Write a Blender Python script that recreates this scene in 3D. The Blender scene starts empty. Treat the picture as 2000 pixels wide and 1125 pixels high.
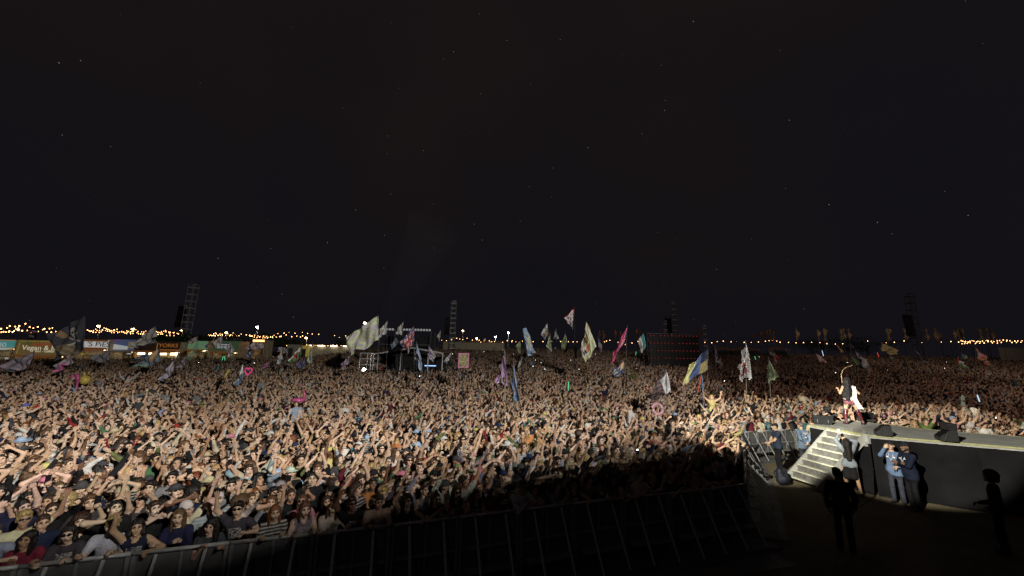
import bpy, math, random
import numpy as np
from mathutils import Matrix, Vector

random.seed(7)
RNG = np.random.default_rng(11)
SC = bpy.context.scene
COL = SC.collection

# ------------------------------------------------------------------ camera
F_PX, CX, CY, CAM_H = 770.0, 1000.0, 562.5, 3.9
PITCH, ROLL = math.radians(11.0), math.radians(1.1)
CAM_R = (Matrix.Rotation(math.pi / 2 + PITCH, 3, 'X') @ Matrix.Rotation(ROLL, 3, 'Z'))
cd = bpy.data.cameras.new('camera')
cam = bpy.data.objects.new('camera', cd)
COL.objects.link(cam)
cam.matrix_world = Matrix.Translation((0, 0, CAM_H)) @ CAM_R.to_4x4()
cd.sensor_width = 36.0
cd.lens = F_PX / 2000.0 * 36.0
cd.clip_start, cd.clip_end = 0.1, 6000.0
SC.camera = cam

def ray(px, py):
    return CAM_R @ Vector(((px - CX) / F_PX, -(py - CY) / F_PX, -1.0))
def on(px, py, z):
    d = ray(px, py); t = (z - CAM_H) / d.z
    return Vector((d.x * t, d.y * t, z))
def at(px, py, Y):
    d = ray(px, py); t = Y / d.y
    return Vector((d.x * t, Y, CAM_H + d.z * t))
def project(p):
    q = CAM_R.transposed() @ (Vector(p) - Vector((0, 0, CAM_H)))
    if q.z > -0.05: return None
    return (CX + F_PX * q.x / -q.z, CY - F_PX * q.y / -q.z, -q.z)

# ------------------------------------------------------------------ view + world
SC.view_settings.view_transform = 'Standard'
SC.view_settings.look = 'None'
SC.view_settings.exposure = 0.0
SC.view_settings.gamma = 1.0
SC.view_settings.use_curve_mapping = False
cy = SC.cycles
cy.max_bounces, cy.diffuse_bounces, cy.glossy_bounces = 4, 2, 2
cy.transmission_bounces, cy.transparent_max_bounces, cy.volume_bounces = 4, 8, 0
cy.sample_clamp_indirect = 3.0
cy.use_denoising = True
cy.denoiser = 'OPENIMAGEDENOISE'
cy.denoising_input_passes = 'RGB_ALBEDO_NORMAL'
cy.denoising_prefilter = 'ACCURATE'
cy.use_adaptive_sampling = True
cy.adaptive_threshold = 0.01
cy.caustics_reflective = cy.caustics_refractive = False

def link(nt, a, ao, b, bi): nt.links.new(a.outputs[ao], b.inputs[bi])

W = bpy.data.worlds.new('World'); SC.world = W; W.use_nodes = True
nt = W.node_tree; nt.nodes.clear()
out = nt.nodes.new('ShaderNodeOutputWorld')
sky = nt.nodes.new('ShaderNodeTexSky'); sky.sky_type = 'NISHITA'; sky.sun_disc = False
sky.sun_elevation = math.radians(-8); sky.sun_rotation = math.radians(160)
bg1 = nt.nodes.new('ShaderNodeBackground'); bg1.inputs[1].default_value = 0.05
link(nt, sky, 0, bg1, 0)
tc = nt.nodes.new('ShaderNodeTexCoord')
# faint glow of the festival on thin high cloud, brownish patches over a blue-black sky
nz = nt.nodes.new('ShaderNodeTexNoise'); nz.inputs['Scale'].default_value = 2.2; nz.inputs['Detail'].default_value = 3
link(nt, tc, 'Generated', nz, 'Vector')
cr = nt.nodes.new('ShaderNodeValToRGB')
cr.color_ramp.elements[0].position = 0.35; cr.color_ramp.elements[0].color = (0.0060, 0.0054, 0.0076, 1)
cr.color_ramp.elements[1].position = 0.72; cr.color_ramp.elements[1].color = (0.0094, 0.0068, 0.0068, 1)
sx_ = nt.nodes.new('ShaderNodeSeparateXYZ'); link(nt, tc, 'Generated', sx_, 0)
el_ = nt.nodes.new('ShaderNodeMath'); el_.operation = 'MULTIPLY_ADD'; el_.inputs[1].default_value = .38; link(nt, sx_, 2, el_, 0)
sb_ = nt.nodes.new('ShaderNodeMath'); sb_.operation = 'MULTIPLY_ADD'; sb_.inputs[1].default_value = .7; sb_.inputs[2].default_value = 0.0; link(nt, nz, 0, sb_, 0); link(nt, sb_, 0, el_, 2)
link(nt, el_, 0, cr, 0)
# stars: sparse bright cores of voronoi cells
vo = nt.nodes.new('ShaderNodeTexVoronoi'); vo.feature = 'F1'; vo.inputs['Scale'].default_value = 52.0
mp = nt.nodes.new('ShaderNodeMapping'); link(nt, tc, 'Generated', mp, 'Vector'); link(nt, mp, 0, vo, 'Vector')
lt = nt.nodes.new('ShaderNodeMath'); lt.operation = 'LESS_THAN'; lt.inputs[1].default_value = 0.036
link(nt, vo, 'Distance', lt, 0)
sep = nt.nodes.new('ShaderNodeSeparateColor'); link(nt, vo, 'Color', sep, 0)
gt = nt.nodes.new('ShaderNodeMath'); gt.operation = 'POWER'; gt.inputs[1].default_value = 5.0; link(nt, sep, 0, gt, 0)
mu = nt.nodes.new('ShaderNodeMath'); mu.operation = 'MULTIPLY'; link(nt, lt, 0, mu, 0); link(nt, gt, 0, mu, 1)
mu2 = nt.nodes.new('ShaderNodeMath'); mu2.operation = 'MULTIPLY'; mu2.inputs[1].default_value = 0.26; link(nt, mu, 0, mu2, 0)
addc = nt.nodes.new('ShaderNodeMix'); addc.data_type = 'RGBA'; addc.blend_type = 'ADD'; addc.inputs[0].default_value = 1.0
link(nt, cr, 0, addc, 6); link(nt, mu2, 0, addc, 7)
bg2 = nt.nodes.new('ShaderNodeBackground'); bg2.inputs[1].default_value = 1.0
link(nt, addc, 2, bg2, 0)
ad = nt.nodes.new('ShaderNodeAddShader'); link(nt, bg1, 0, ad, 0); link(nt, bg2, 0, ad, 1)
link(nt, ad, 0, out, 'Surface')

# ------------------------------------------------------------------ stage lamps (night: the show's own spotlights on the stage roof, behind the camera, and added fill lamps)
def spot(name, loc, target, watts, half_deg, blend, color, radius=0.15):
    ld = bpy.data.lights.new(name, 'SPOT'); ld.energy = watts; ld.color = color
    ld.spot_size = math.radians(half_deg * 2); ld.spot_blend = blend; ld.shadow_soft_size = radius
    o = bpy.data.objects.new(name, ld); COL.objects.link(o)
    o.location = loc
    o.rotation_euler = (Vector(target) - Vector(loc)).to_track_quat('-Z', 'Y').to_euler()
    return o
def aim(loc, az, dep, dist=40):
    a, d = math.radians(az), math.radians(dep)
    return Vector(loc) + Vector((math.sin(a) * math.cos(d), math.cos(a) * math.cos(d), -math.sin(d))) * dist
KEY = (1.0, .95, .86)
# the big lamp on the stage roof that washes the left and middle of the field; the unseen wall added below it keeps the pit in shade
L0 = Vector((8.0, -5.0, 10.5))
spot('stage_floodlight', L0, aim(L0, -27, 3), 27500, 44, .32, KEY, .28)
for dx, tg, wt, hf in ((-.5, (-19, 15.5, 1.2), 15000, 10), (.3, (-6.5, 14, 1.2), 5000, 8), (.7, (1.5, 16.5, 1.2), 4200, 7)):
    spot('stage_profile_light', L0 + Vector((dx, dx * .5, 0)), tg, wt, hf, .9, (1.0, .95, .86), .28)
L1 = (-7.0, -3.0, 11.0)
for az_, dp_ in ((41.3, 18.9), (49.8, 18.0)): spot('follow_spotlight', L1, aim(L1, az_, dp_), 46000, 6.3, .22, (1.0, .95, .78), .08)
spot('follow_spotlight', L1, (13.55, 16.2, 2.9), 30000, 2.3, .4, (1.0, .96, .86), .06)
L2 = (22, -12, 14)
spot('right_fill_light', L2, aim(L2, 12, 9), 10500, 30, .6, (1.0, .74, .63), .4)  # wide warm fill added over the dim right of the crowd
spot('right_fill_light', L2, aim(L2, 38, 9), 7500, 28, .6, (1.0, .74, .63), .4)
# weak fill lamp added over the pit, standing in for stage spill
L3 = (-3, -4, 8)
spot('pit_fill_light', L3, (3, 9, 0), 40, 50, 1.0, (1.0, .86, .80), .5)
spot('feather_flag_fill_light', L2, aim(L2, 33, .5), 26000, 12, .6, (1.0, .80, .66), .4)  # lamp added to brighten the far feather flags

# ------------------------------------------------------------------ materials
def new_mat(name):
    m = bpy.data.materials.new(name); m.use_nodes = True
    return m, m.node_tree, m.node_tree.nodes['Principled BSDF']
def mat(name, col, rough=0.6, metal=0.0, noise=0.25, scale=6.0, bump=0.0, bscale=60.0, spec=0.3, emit=None, estr=0.0):
    m, nt, bs = new_mat(name)
    bs.inputs['Roughness'].default_value = rough; bs.inputs['Metallic'].default_value = metal
    bs.inputs['Specular IOR Level'].default_value = spec
    c = (*col, 1)
    if noise > 0:
        tc = nt.nodes.new('ShaderNodeTexCoord'); n = nt.nodes.new('ShaderNodeTexNoise')
        n.inputs['Scale'].default_value = scale; n.inputs['Detail'].default_value = 5
        link(nt, tc, 'Object', n, 'Vector')
        r = nt.nodes.new('ShaderNodeValToRGB')
        r.color_ramp.elements[0].position = 0.3; r.color_ramp.elements[1].position = 0.7
        r.color_ramp.elements[0].color = tuple(x * (1 - noise) for x in col) + (1,)
        r.color_ramp.elements[1].color = tuple(min(1, x * (1 + noise)) for x in col) + (1,)
        link(nt, n, 0, r, 0); link(nt, r, 0, bs, 'Base Color')
        if bump > 0:
            n2 = nt.nodes.new('ShaderNodeTexNoise'); n2.inputs['Scale'].default_value = bscale; n2.inputs['Detail'].default_value = 4
            link(nt, tc, 'Object', n2, 'Vector')
            b = nt.nodes.new('ShaderNodeBump'); b.inputs['Strength'].default_value = bump; b.inputs['Distance'].default_value = 0.02
            link(nt, n2, 0, b, 'Height'); link(nt, b, 0, bs, 'Normal')
    else:
        bs.inputs['Base Color'].default_value = c
    if emit:
        bs.inputs['Emission Color'].default_value = (*emit, 1); bs.inputs['Emission Strength'].default_value = estr
    return m
def attr_mat(name, attr, rough, spec=0.3, scale=9.0, lo=0.72, hi=1.15, bump=0.0, bscale=40.0, stretch=None, kind='INSTANCER'):
    """base colour comes from a per-person colour (object or instance attribute) with cloth/skin variation on top"""
    m, nt, bs = new_mat(name)
    bs.inputs['Roughness'].default_value = rough; bs.inputs['Specular IOR Level'].default_value = spec
    a = nt.nodes.new('ShaderNodeAttribute'); a.attribute_type = kind; a.attribute_name = attr
    tc = nt.nodes.new('ShaderNodeTexCoord'); n = nt.nodes.new('ShaderNodeTexNoise')
    n.inputs['Scale'].default_value = scale; n.inputs['Detail'].default_value = 4
    src = tc
    if stretch:
        mp = nt.nodes.new('ShaderNodeMapping'); mp.inputs['Scale'].default_value = stretch
        link(nt, tc, 'Object', mp, 'Vector'); link(nt, mp, 0, n, 'Vector')
    else: link(nt, tc, 'Object', n, 'Vector')
    mr = nt.nodes.new('ShaderNodeMapRange'); mr.inputs[1].default_value = 0.3; mr.inputs[2].default_value = 0.7
    mr.inputs[3].default_value = lo; mr.inputs[4].default_value = hi
    link(nt, n, 0, mr, 0)
    mx = nt.nodes.new('ShaderNodeVectorMath'); mx.operation = 'SCALE'
    link(nt, a, 'Vector', mx, 0); link(nt, mr, 0, mx, 'Scale'); link(nt, mx, 0, bs, 'Base Color')
    if bump > 0:
        n2 = nt.nodes.new('ShaderNodeTexNoise'); n2.inputs['Scale'].default_value = bscale; n2.inputs['Detail'].default_value = 3
        if stretch: link(nt, mp, 0, n2, 'Vector')
        else: link(nt, tc, 'Object', n2, 'Vector')
        b = nt.nodes.new('ShaderNodeBump'); b.inputs['Strength'].default_value = bump; b.inputs['Distance'].default_value = 0.03
        link(nt, n2, 0, b, 'Height'); link(nt, b, 0, bs, 'Normal')
    return m

M = {}
M['skin'] = attr_mat('skin', 'skin_col', 0.48, 0.35, 14, 0.85, 1.1)
M['hair'] = attr_mat('hair', 'hair_col', 0.42, 0.4, 55, 0.45, 1.5, 0.7, 60, (1, 1, 0.25))
M['top'] = attr_mat('top_cloth', 'top_col', 0.85, 0.15, 7, 0.7, 1.12, 1.0, 13)
def add_prints(m):
    # some tops carry a pale chest print, some have hoops; which ones is random per person
    nt = m.node_tree; bs = nt.nodes['Principled BSDF']; base = bs.inputs['Base Color'].links[0].from_socket
    N = nt.nodes.new
    tc = N('ShaderNodeTexCoord'); sp = N('ShaderNodeSeparateXYZ'); link(nt, tc, 'Object', sp, 0); oi = N('ShaderNodeObjectInfo')
    def mth(op, a, b):
        n = N('ShaderNodeMath'); n.operation = op
        for i, v in enumerate((a, b)):
            if isinstance(v, (int, float)): n.inputs[i].default_value = v
            elif v is not None: nt.links.new(v, n.inputs[i])
        return n.outputs[0]
    x, y, z, r = sp.outputs[0], sp.outputs[1], sp.outputs[2], oi.outputs['Random']
    inx = mth('LESS_THAN', mth('ABSOLUTE', x, None), .095); inz = mth('LESS_THAN', mth('ABSOLUTE', mth('SUBTRACT', z, 1.24), None), .085); fr = mth('LESS_THAN', y, -.03)
    vz = N('ShaderNodeTexNoise'); vz.inputs['Scale'].default_value = 26; mp = N('ShaderNodeMapping'); mp.inputs['Scale'].default_value = (1, 1, 2.2)
    va = N('ShaderNodeVectorMath'); va.operation = 'ADD'; link(nt, tc, 'Object', va, 0); nt.links.new(r, va.inputs[1]); link(nt, va, 0, mp, 0); link(nt, mp, 0, vz, 0)
    ink = mth('GREATER_THAN', vz.outputs[0], .5)
    pr = mth('MULTIPLY', mth('MULTIPLY', inx, inz), mth('MULTIPLY', mth('MULTIPLY', fr, ink), mth('GREATER_THAN', r, .68)))
    hoop = mth('MULTIPLY', mth('GREATER_THAN', mth('SINE', mth('MULTIPLY', z, 120), None), .1), mth('LESS_THAN', r, .09))
    pl = N('ShaderNodeAttribute'); pl.attribute_type = 'INSTANCER'; pl.attribute_name = 'plain'
    fac = mth('MULTIPLY', mth('MAXIMUM', mth('MULTIPLY', pr, .8), mth('MULTIPLY', hoop, .75)), mth('SUBTRACT', 1.0, pl.outputs['Fac']))
    mx = N('ShaderNodeMix'); mx.data_type = 'RGBA'; nt.links.new(fac, mx.inputs[0]); nt.links.new(base, mx.inputs[6]); mx.inputs[7].default_value = (.42, .40, .36, 1)
    nt.links.new(mx.outputs[2], bs.inputs['Base Color'])
add_prints(M['top'])
M['bottom'] = attr_mat('trouser_cloth', 'bot_col', 0.85, 0.15, 9, 0.8, 1.1, 0.4, 12)
M['hat'] = attr_mat('hat_cloth', 'hat_col', 0.8, 0.2, 20, 0.85, 1.1)
M['shoe'] = mat('shoe', (0.05, 0.05, 0.055), 0.6)
M['eye'] = mat('eye', (0.11, 0.075, 0.06), 0.25, noise=0, spec=0.5)
M['lip'] = mat('lip', (0.32, 0.15, 0.12), 0.4, noise=0)
M['dark_lens'] = mat('dark_lens', (0.012, 0.012, 0.014), 0.12, noise=0, spec=0.6)
SLOTS = ['skin', 'hair', 'top', 'bottom', 'shoe', 'eye', 'lip', 'hat', 'dark_lens']
SI = {k: i for i, k in enumerate(SLOTS)}

# ------------------------------------------------------------------ object helpers
def tag(o, label=None, cat=None, group=None, kind=None):
    if label: o['label'] = label
    if cat: o['category'] = cat
    if group: o['group'] = group
    if kind: o['kind'] = kind
    return o
def empty(name, loc=(0, 0, 0), rz=0.0):
    o = bpy.data.objects.new(name, None); COL.objects.link(o)
    o.location = loc; o.rotation_euler = (0, 0, rz); o.empty_display_size = 0.2
    return o
def link_obj(name, me, parent=None, mw=None):
    o = bpy.data.objects.new(name, me); COL.objects.link(o)
    if parent is not None: o.parent = parent
    if mw is not None: o.matrix_local = mw
    return o
def mesh(name, V, Fc, mats, fm=None, smooth=True):
    me = bpy.data.meshes.new(name)
    V = np.asarray(V, dtype=np.float32)
    if isinstance(Fc, np.ndarray) and Fc.ndim == 2:
        n, k = Fc.shape
        me.vertices.add(len(V)); me.vertices.foreach_set('co', V.ravel())
        me.loops.add(n * k); me.loops.foreach_set('vertex_index', Fc.astype(np.int32).ravel())
        me.polygons.add(n)
        me.polygons.foreach_set('loop_start', np.arange(0, n * k, k, dtype=np.int32))
        me.polygons.foreach_set('loop_total', np.full(n, k, dtype=np.int32))
    else:
        me.from_pydata([tuple(v) for v in V], [], [tuple(int(i) for i in f) for f in Fc])
    for m in mats: me.materials.append(m)
    if fm is not None: me.polygons.foreach_set('material_index', np.asarray(fm, dtype=np.int32))
    me.update(calc_edges=True)
    me.polygons.foreach_set('use_smooth', np.full(len(me.polygons), smooth, dtype=bool))
    me.validate()
    return me

class MB:
    """collects simple solids and links them as one mesh"""
    def __init__(s): s.V, s.F = [], []
    def add(s, V, F):
        b = len(s.V); s.V += [tuple(v) for v in V]; s.F += [tuple(i + b for i in f) for f in F]; return s
    def box(s, c, size, R=None):
        x, y, z = (k / 2 for k in size)
        P = [Vector((i * x, j * y, k * z)) for k in (-1, 1) for j in (-1, 1) for i in (-1, 1)]
        if R is not None: P = [R @ p for p in P]
        c = Vector(c)
        return s.add([p + c for p in P], [(0, 2, 3, 1), (4, 5, 7, 6), (0, 1, 5, 4), (2, 6, 7, 3), (0, 4, 6, 2), (1, 3, 7, 5)])
    def bar(s, a, b, w, h=None, up=(0, 0, 1)):
        a, b = Vector(a), Vector(b); d = b - a; L = d.length
        if L < 1e-6: return s
        d /= L; u = Vector(up)
        if abs(d.dot(u)) > 0.98: u = Vector((1, 0, 0))
        x = d.cross(u).normalized(); y = x.cross(d).normalized()
        R = Matrix((x, d, y)).transposed()
        return s.box((a + b) / 2, (w, L, h or w), R)
    def tube(s, pts, r, n=8, r2=None):
        pts = [Vector(p) for p in pts]; k = len(pts); V = []; F = []
        for i, p in enumerate(pts):
            d = (pts[min(i + 1, k - 1)] - pts[max(i - 1, 0)]).normalized()
            u = Vector((0, 0, 1)) if abs(d.z) < 0.95 else Vector((1, 0, 0))
            x = d.cross(u).normalized(); y = d.cross(x).normalized()
            rr = r if r2 is None else r + (r2 - r) * i / max(1, k - 1)
            for j in range(n):
                a = 2 * math.pi * j / n
                V.append(p + x * (rr * math.cos(a)) + y * (rr * math.sin(a)))
        for i in range(k - 1):
            for j in range(n):
                F.append((i * n + j, i * n + (j + 1) % n, (i + 1) * n + (j + 1) % n, (i + 1) * n + j))
        F.append(tuple(range(n - 1, -1, -1))); F.append(tuple((k - 1) * n + j for j in range(n)))
        return s.add(V, F)
    def lathe(s, prof, c=(0, 0, 0), n=12):
        V = []; F = []; c = Vector(c)
        for r, z in prof:
            for j in range(n):
                a = 2 * math.pi * j / n; V.append(c + Vector((r * math.cos(a), r * math.sin(a), z)))
        for i in range(len(prof) - 1):
            for j in range(n): F.append((i * n + j, i * n + (j + 1) % n, (i + 1) * n + (j + 1) % n, (i + 1) * n + j))
        F.append(tuple(range(n - 1, -1, -1))); F.append(tuple((len(prof) - 1) * n + j for j in range(n)))
        return s.add(V, F)
    def prism(s, poly, z0, z1):
        n = len(poly)
        V = [(x, y, z0) for x, y in poly] + [(x, y, z1) for x, y in poly]
        F = [tuple(range(n - 1, -1, -1)), tuple(range(n, 2 * n))] + [(i, (i + 1) % n, n + (i + 1) % n, n + i) for i in range(n)]
        return s.add(V, F)
    def mesh(s, name, m, smooth=False): return mesh(name, s.V, s.F, [m] if not isinstance(m, list) else m, None, smooth)
    def build(s, name, m, parent=None, mw=None, smooth=False): return link_obj(name, s.mesh(name, m, smooth), parent, mw)

# ------------------------------------------------------------------ people: bodies grown as one smooth surface round a posed skeleton
def sd_cap(P, a, b, ra, rb, flat=1.0):
    a = np.asarray(a, float); b = np.asarray(b, float)
    Q = P - a; ba = b - a
    if flat != 1.0:
        Q = Q * np.array([1, 1 / flat, 1]); ba = ba * np.array([1, 1 / flat, 1])
    L = float(ba @ ba)
    t = np.clip((Q @ ba) / max(L, 1e-9), 0, 1)
    d = np.linalg.norm(Q - t[:, None] * ba, axis=1) - (ra + (rb - ra) * t)
    return d * min(1.0, flat * 1.1) if flat < 1 else d
def sd_ell(P, c, r):
    Q = (P - np.asarray(c)) / np.asarray(r)
    return (np.linalg.norm(Q, axis=1) - 1) * min(r)
def smin(a, b, k):
    h = np.clip(k - np.abs(a - b), 0, None) / k
    return np.minimum(a, b) - h * h * k * 0.25

def surface_nets(fn, lo, hi, h):
    lo = np.asarray(lo, float); n = np.maximum(2, np.ceil((np.asarray(hi) - lo) / h).astype(int) + 1)
    ax = [lo[i] + h * np.arange(n[i]) for i in range(3)]
    G = np.stack(np.meshgrid(*ax, indexing='ij'), -1).reshape(-1, 3)
    D = fn(G).reshape(n)
    S = D < 0
    nx, ny, nz = n
    acc = np.zeros((nx - 1, ny - 1, nz - 1, 3)); cnt = np.zeros((nx - 1, ny - 1, nz - 1))
    offs = [(i, j, k) for i in (0, 1) for j in (0, 1) for k in (0, 1)]
    sl = lambda o: tuple(slice(o[d], n[d] - 1 + o[d]) for d in range(3))
    for o in offs:
        for d in range(3):
            if o[d] == 0:
                o2 = list(o); o2[d] = 1
                A, B = D[sl(o)], D[sl(o2)]
                cr = (A < 0) != (B < 0)
                t = np.where(cr, A / np.where(cr, A - B, 1), 0)
                for e in range(3):
                    acc[..., e] += np.where(cr, o[e] + (t if e == d else 0), 0)
                cnt += cr
    act = cnt > 0
    idx = -np.ones(act.shape, int); idx[act] = np.arange(act.sum())
    cell = np.stack(np.nonzero(act), -1)
    V = lo + h * (cell + acc[act] / cnt[act][:, None])
    quads = []
    for d in range(3):
        u, v = (d + 1) % 3, (d + 2) % 3
        s0 = [slice(None)] * 3; s1 = [slice(None)] * 3
        s0[d] = slice(0, n[d] - 1); s1[d] = slice(1, n[d])
        A, B = S[tuple(s0)], S[tuple(s1)]
        C = np.stack(np.nonzero(A != B), -1)
        C = C[(C[:, u] > 0) & (C[:, v] > 0) & (C[:, u] < n[u] - 1) & (C[:, v] < n[v] - 1)]
        if not len(C): continue
        eu = np.zeros(3, int); eu[u] = 1; ev = np.zeros(3, int); ev[v] = 1
        q = np.stack([idx[tuple((C - eu - ev).T)], idx[tuple((C - ev).T)], idx[tuple(C.T)], idx[tuple((C - eu).T)]], -1)
        fl = ~A[tuple(C.T)]
        q[fl] = q[fl][:, ::-1]
        quads.append(q)
    return V, np.concatenate(quads)

def blob(prims, h, k=0.03, cut=None, pad=0.03):
    """prims: (kind, params, material). One smooth skin round all of them; each face takes the material of the nearest primitive"""
    lo = np.full(3, 9.); hi = np.full(3, -9.)
    for kind, p, m in prims:
        if kind == 'c':
            r = max(p[2], p[3])
            for e in (p[0], p[1]): lo = np.minimum(lo, np.asarray(e) - r); hi = np.maximum(hi, np.asarray(e) + r)
        else:
            lo = np.minimum(lo, np.asarray(p[0]) - p[1]); hi = np.maximum(hi, np.asarray(p[0]) + p[1])
    ds = lambda P, pr: sd_cap(P, *pr[1]) if pr[0] == 'c' else sd_ell(P, *pr[1])
    def fn(P):
        d = None
        for pr in prims:
            x = ds(P, pr); d = x if d is None else smin(d, x, k)
        if cut is not None: d = np.maximum(d, cut(P))
        return d
    V, Q = surface_nets(fn, lo - pad - h, hi + pad + h, h)
    c = V[Q].mean(1)
    best = np.full(len(c), 9.); fm = np.zeros(len(c), int)
    for pr in prims:
        x = ds(c, pr); w = x < best - 1e-5
        best[w] = x[w]; fm[w] = SI[pr[2]]
    return V, Q, fm

def unit(v): v = np.asarray(v, float); return v / np.linalg.norm(v)
def ik(S, T, l1, l2, hint):
    S, T = np.asarray(S, float), np.asarray(T, float)
    d = T - S; L = np.linalg.norm(d)
    L2 = min(max(L, abs(l1 - l2) + 0.01), (l1 + l2) * 0.995)
    u = d / L; T = S + u * L2
    a = (l1 * l1 - l2 * l2 + L2 * L2) / (2 * L2); hgt = math.sqrt(max(0, l1 * l1 - a * a))
    hv = np.asarray(hint, float); hv = hv - (hv @ u) * u
    hv = unit(hv) if np.linalg.norm(hv) > 1e-6 else np.array([0, 0, -1.])
    return S + u * a + hv * hgt, T

HAND_CACHE = {}
def hand_mesh(style, h):
    """right hand, fingers along +Z, palm towards -Y, thumb towards +X"""
    key = (style, round(h, 4))
    if key in HAND_CACHE: return HAND_CACHE[key]
    pr = [('c', ((0, 0, -0.03), (0, 0, 0.02), 0.025, 0.027, 0.8), 'skin'), ('c', ((-0.022, 0, 0.03), (-0.026, 0, 0.08), 0.019, 0.016, 0.8), 'skin'),
          ('c', ((0.014, 0, 0.03), (0.024, 0, 0.085), 0.022, 0.017, 0.8), 'skin'), ('c', ((0, 0, 0.03), (0, 0, 0.085), 0.02, 0.018, 0.8), 'skin')]
    curl = {'open': (.08, .1, .1, .08), 'relaxed': (.5, .55, .6, .65), 'fist': (1.5, 1.5, 1.5, 1.5), 'point': (.05, 1.45, 1.5, 1.5), 'grip': (.95, 1., 1.05, 1.1), 'peace': (.05, .05, 1.5, 1.5)}[style]
    base = [(0.031, .088, .026, .022, .02), (0.0105, .094, .029, .025, .021), (-0.0105, .09, .027, .023, .02), (-0.031, .08, .021, .018, .018)]
    fan = {'open': 1.0, 'peace': 1.3}.get(style, 0.35)
    for (bx, bz, *ls), cu in zip(base, curl):
        p = np.array([bx, -0.002, bz]); ang = 0.0; sx = bx * 5.5 * fan
        for i, l in enumerate(ls):
            ang += cu * (0.75 if i else 0.9)
            q = p + l * 1.12 * np.array([sx * math.cos(ang), -math.sin(ang), math.cos(ang)])
            pr.append(('c', (p, q, 0.0105 - .0012 * i, 0.0095 - .0014 * i), 'skin')); p = q
    tc = {'open': 0.1, 'relaxed': .4, 'fist': 1.0, 'point': 1.0, 'grip': .6, 'peace': 1.0}[style]
    p = np.array([0.026, -0.006, 0.022]); q = p + 0.042 * unit([0.75 - .35 * tc, -0.35 * tc - .1, 0.7])
    r = q + 0.032 * unit([0.45 - 1.0 * tc, -0.35 - .4 * tc, 0.85])
    pr += [('c', (p, q, .0145, .012), 'skin'), ('c', (q, r, .0115, .009), 'skin')]
    HAND_CACHE[key] = blob(pr, h, 0.008, pad=0.01)
    return HAND_CACHE[key]

def rot(ax, a): return np.array(Matrix.Rotation(a, 3, ax))

POSES = {}
def jitter_pose(name, k, rng):
    P = dict(POSES[name]); nm = f'{name}~{k}'
    if nm in POSES: return nm
    for q in 'LR':
        a = np.array(P[q]); P[q] = tuple(a + rng.normal(0, [.05, .06, .05]) * (1 if a[2] > -.25 else .4))
    P['head'] = tuple(np.array(P['head']) + rng.normal(0, [.10, .28, .10])); P['lean'] = P['lean'] + rng.normal(0, .05); P['twist'] = P['twist'] + rng.normal(0, .22)
    POSES[nm] = P
    return nm
def pose(name, L, R, hl='relaxed', hr='relaxed', lean=0.0, head=(0, 0, 0), el=None, er=None, twist=0.0, legs=0):
    POSES[name] = dict(L=L, R=R, hl=hl, hr=hr, lean=lean, head=head, el=el, er=er, twist=twist, legs=legs)
DN = (0.06, -0.02, -0.52)
# wrist targets relative to the shoulder: (outward, y (minus = towards the stage), z)
pose('both_up', (0.08, -0.24, 0.46), (0.10, -0.20, 0.48), 'open', 'open', head=(-.12, .0, 0))
pose('one_up', DN, (0.05, -0.26, 0.45), 'relaxed', 'open', head=(-.1, .15, .05))
pose('one_up_b', (0.14, -0.22, 0.45), (0.05, -0.25, -0.34), 'open', 'relaxed', head=(-.1, -.1, -.06))
pose('point', (0.05, -0.2, -0.36), (0.06, -0.40, 0.32), 'relaxed', 'point', head=(-.05, .1, 0))
pose('point_b', (0.02, -0.42, 0.30), DN, 'point', 'relaxed', head=(-.08, -.12, 0))
pose('phone', (-0.05, -0.34, 0.14), (-0.08, -0.36, 0.18), 'grip', 'grip', head=(-.15, .0, 0))
pose('phone_high', (0.02, -0.24, 0.44), DN, 'grip', 'relaxed', head=(-.2, -.1, 0))
pose('clap', (-0.08, -0.30, 0.0), (-0.10, -0.31, 0.06), 'open', 'open', head=(-.05, .1, .04))
pose('fist_up', (0.05, -0.15, -0.38), (0.10, -0.10, 0.44), 'relaxed', 'fist', head=(-.1, .2, .06))
pose('wave', (0.20, -0.08, 0.42), (0.02, -0.22, -0.32), 'open', 'relaxed', head=(-.05, -.2, -.08))
pose('both_wide', (0.28, -0.10, 0.38), (0.26, -0.12, 0.42), 'open', 'peace', head=(-.15, .0, .05))
pose('heart', (-0.10, -0.10, 0.38), (-0.10, -0.10, 0.38), 'relaxed', 'relaxed', head=(-.1, .0, .0), el=(1, 0, .1), er=(1, 0, .1))
pose('shade_eyes', DN, (-0.06, -0.17, 0.20), 'relaxed', 'open', head=(-.05, .1, 0), er=(1, -.2, .2))
pose('down', DN, (0.05, -0.06, -0.51), head=(0, .2, .05))
pose('down_b', (0.03, -0.22, -0.34), (0.05, -0.12, -0.48), head=(-.08, -.25, -.05))
pose('folded', (-0.26, -0.20, -0.22), (-0.24, -0.20, -0.19), 'relaxed', 'relaxed', head=(0, .1, 0), el=(1, .1, -.6), er=(1, .1, -.6))
pose('rail', (0.0, -0.36, -0.03), (0.02, -0.36, -0.04), 'grip', 'grip', lean=.12, head=(-.05, .15, 0), el=(.35, .3, -1), er=(.35, .3, -1))
pose('rail_b', (0.10, -0.34, 0.02), (-0.12, -0.33, 0.05), 'grip', 'relaxed', lean=.24, head=(-.2, -.25, .1), el=(.4, .3, -.8), er=(.4, .3, -.8))
pose('rail_up', (0.06, -0.36, -0.04), (0.10, -0.20, 0.46), 'grip', 'open', lean=.08, head=(-.15, .1, 0), el=(1, .2, -.5))
pose('cheer', (0.10, -0.28, 0.43), (0.02, -0.40, 0.30), 'peace', 'open', head=(-.2, .0, .1))
pose('shout', (-0.10, -0.24, 0.14), DN, 'relaxed', 'relaxed', head=(-.1, .0, .1), el=(1, -.1, -.5))

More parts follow.
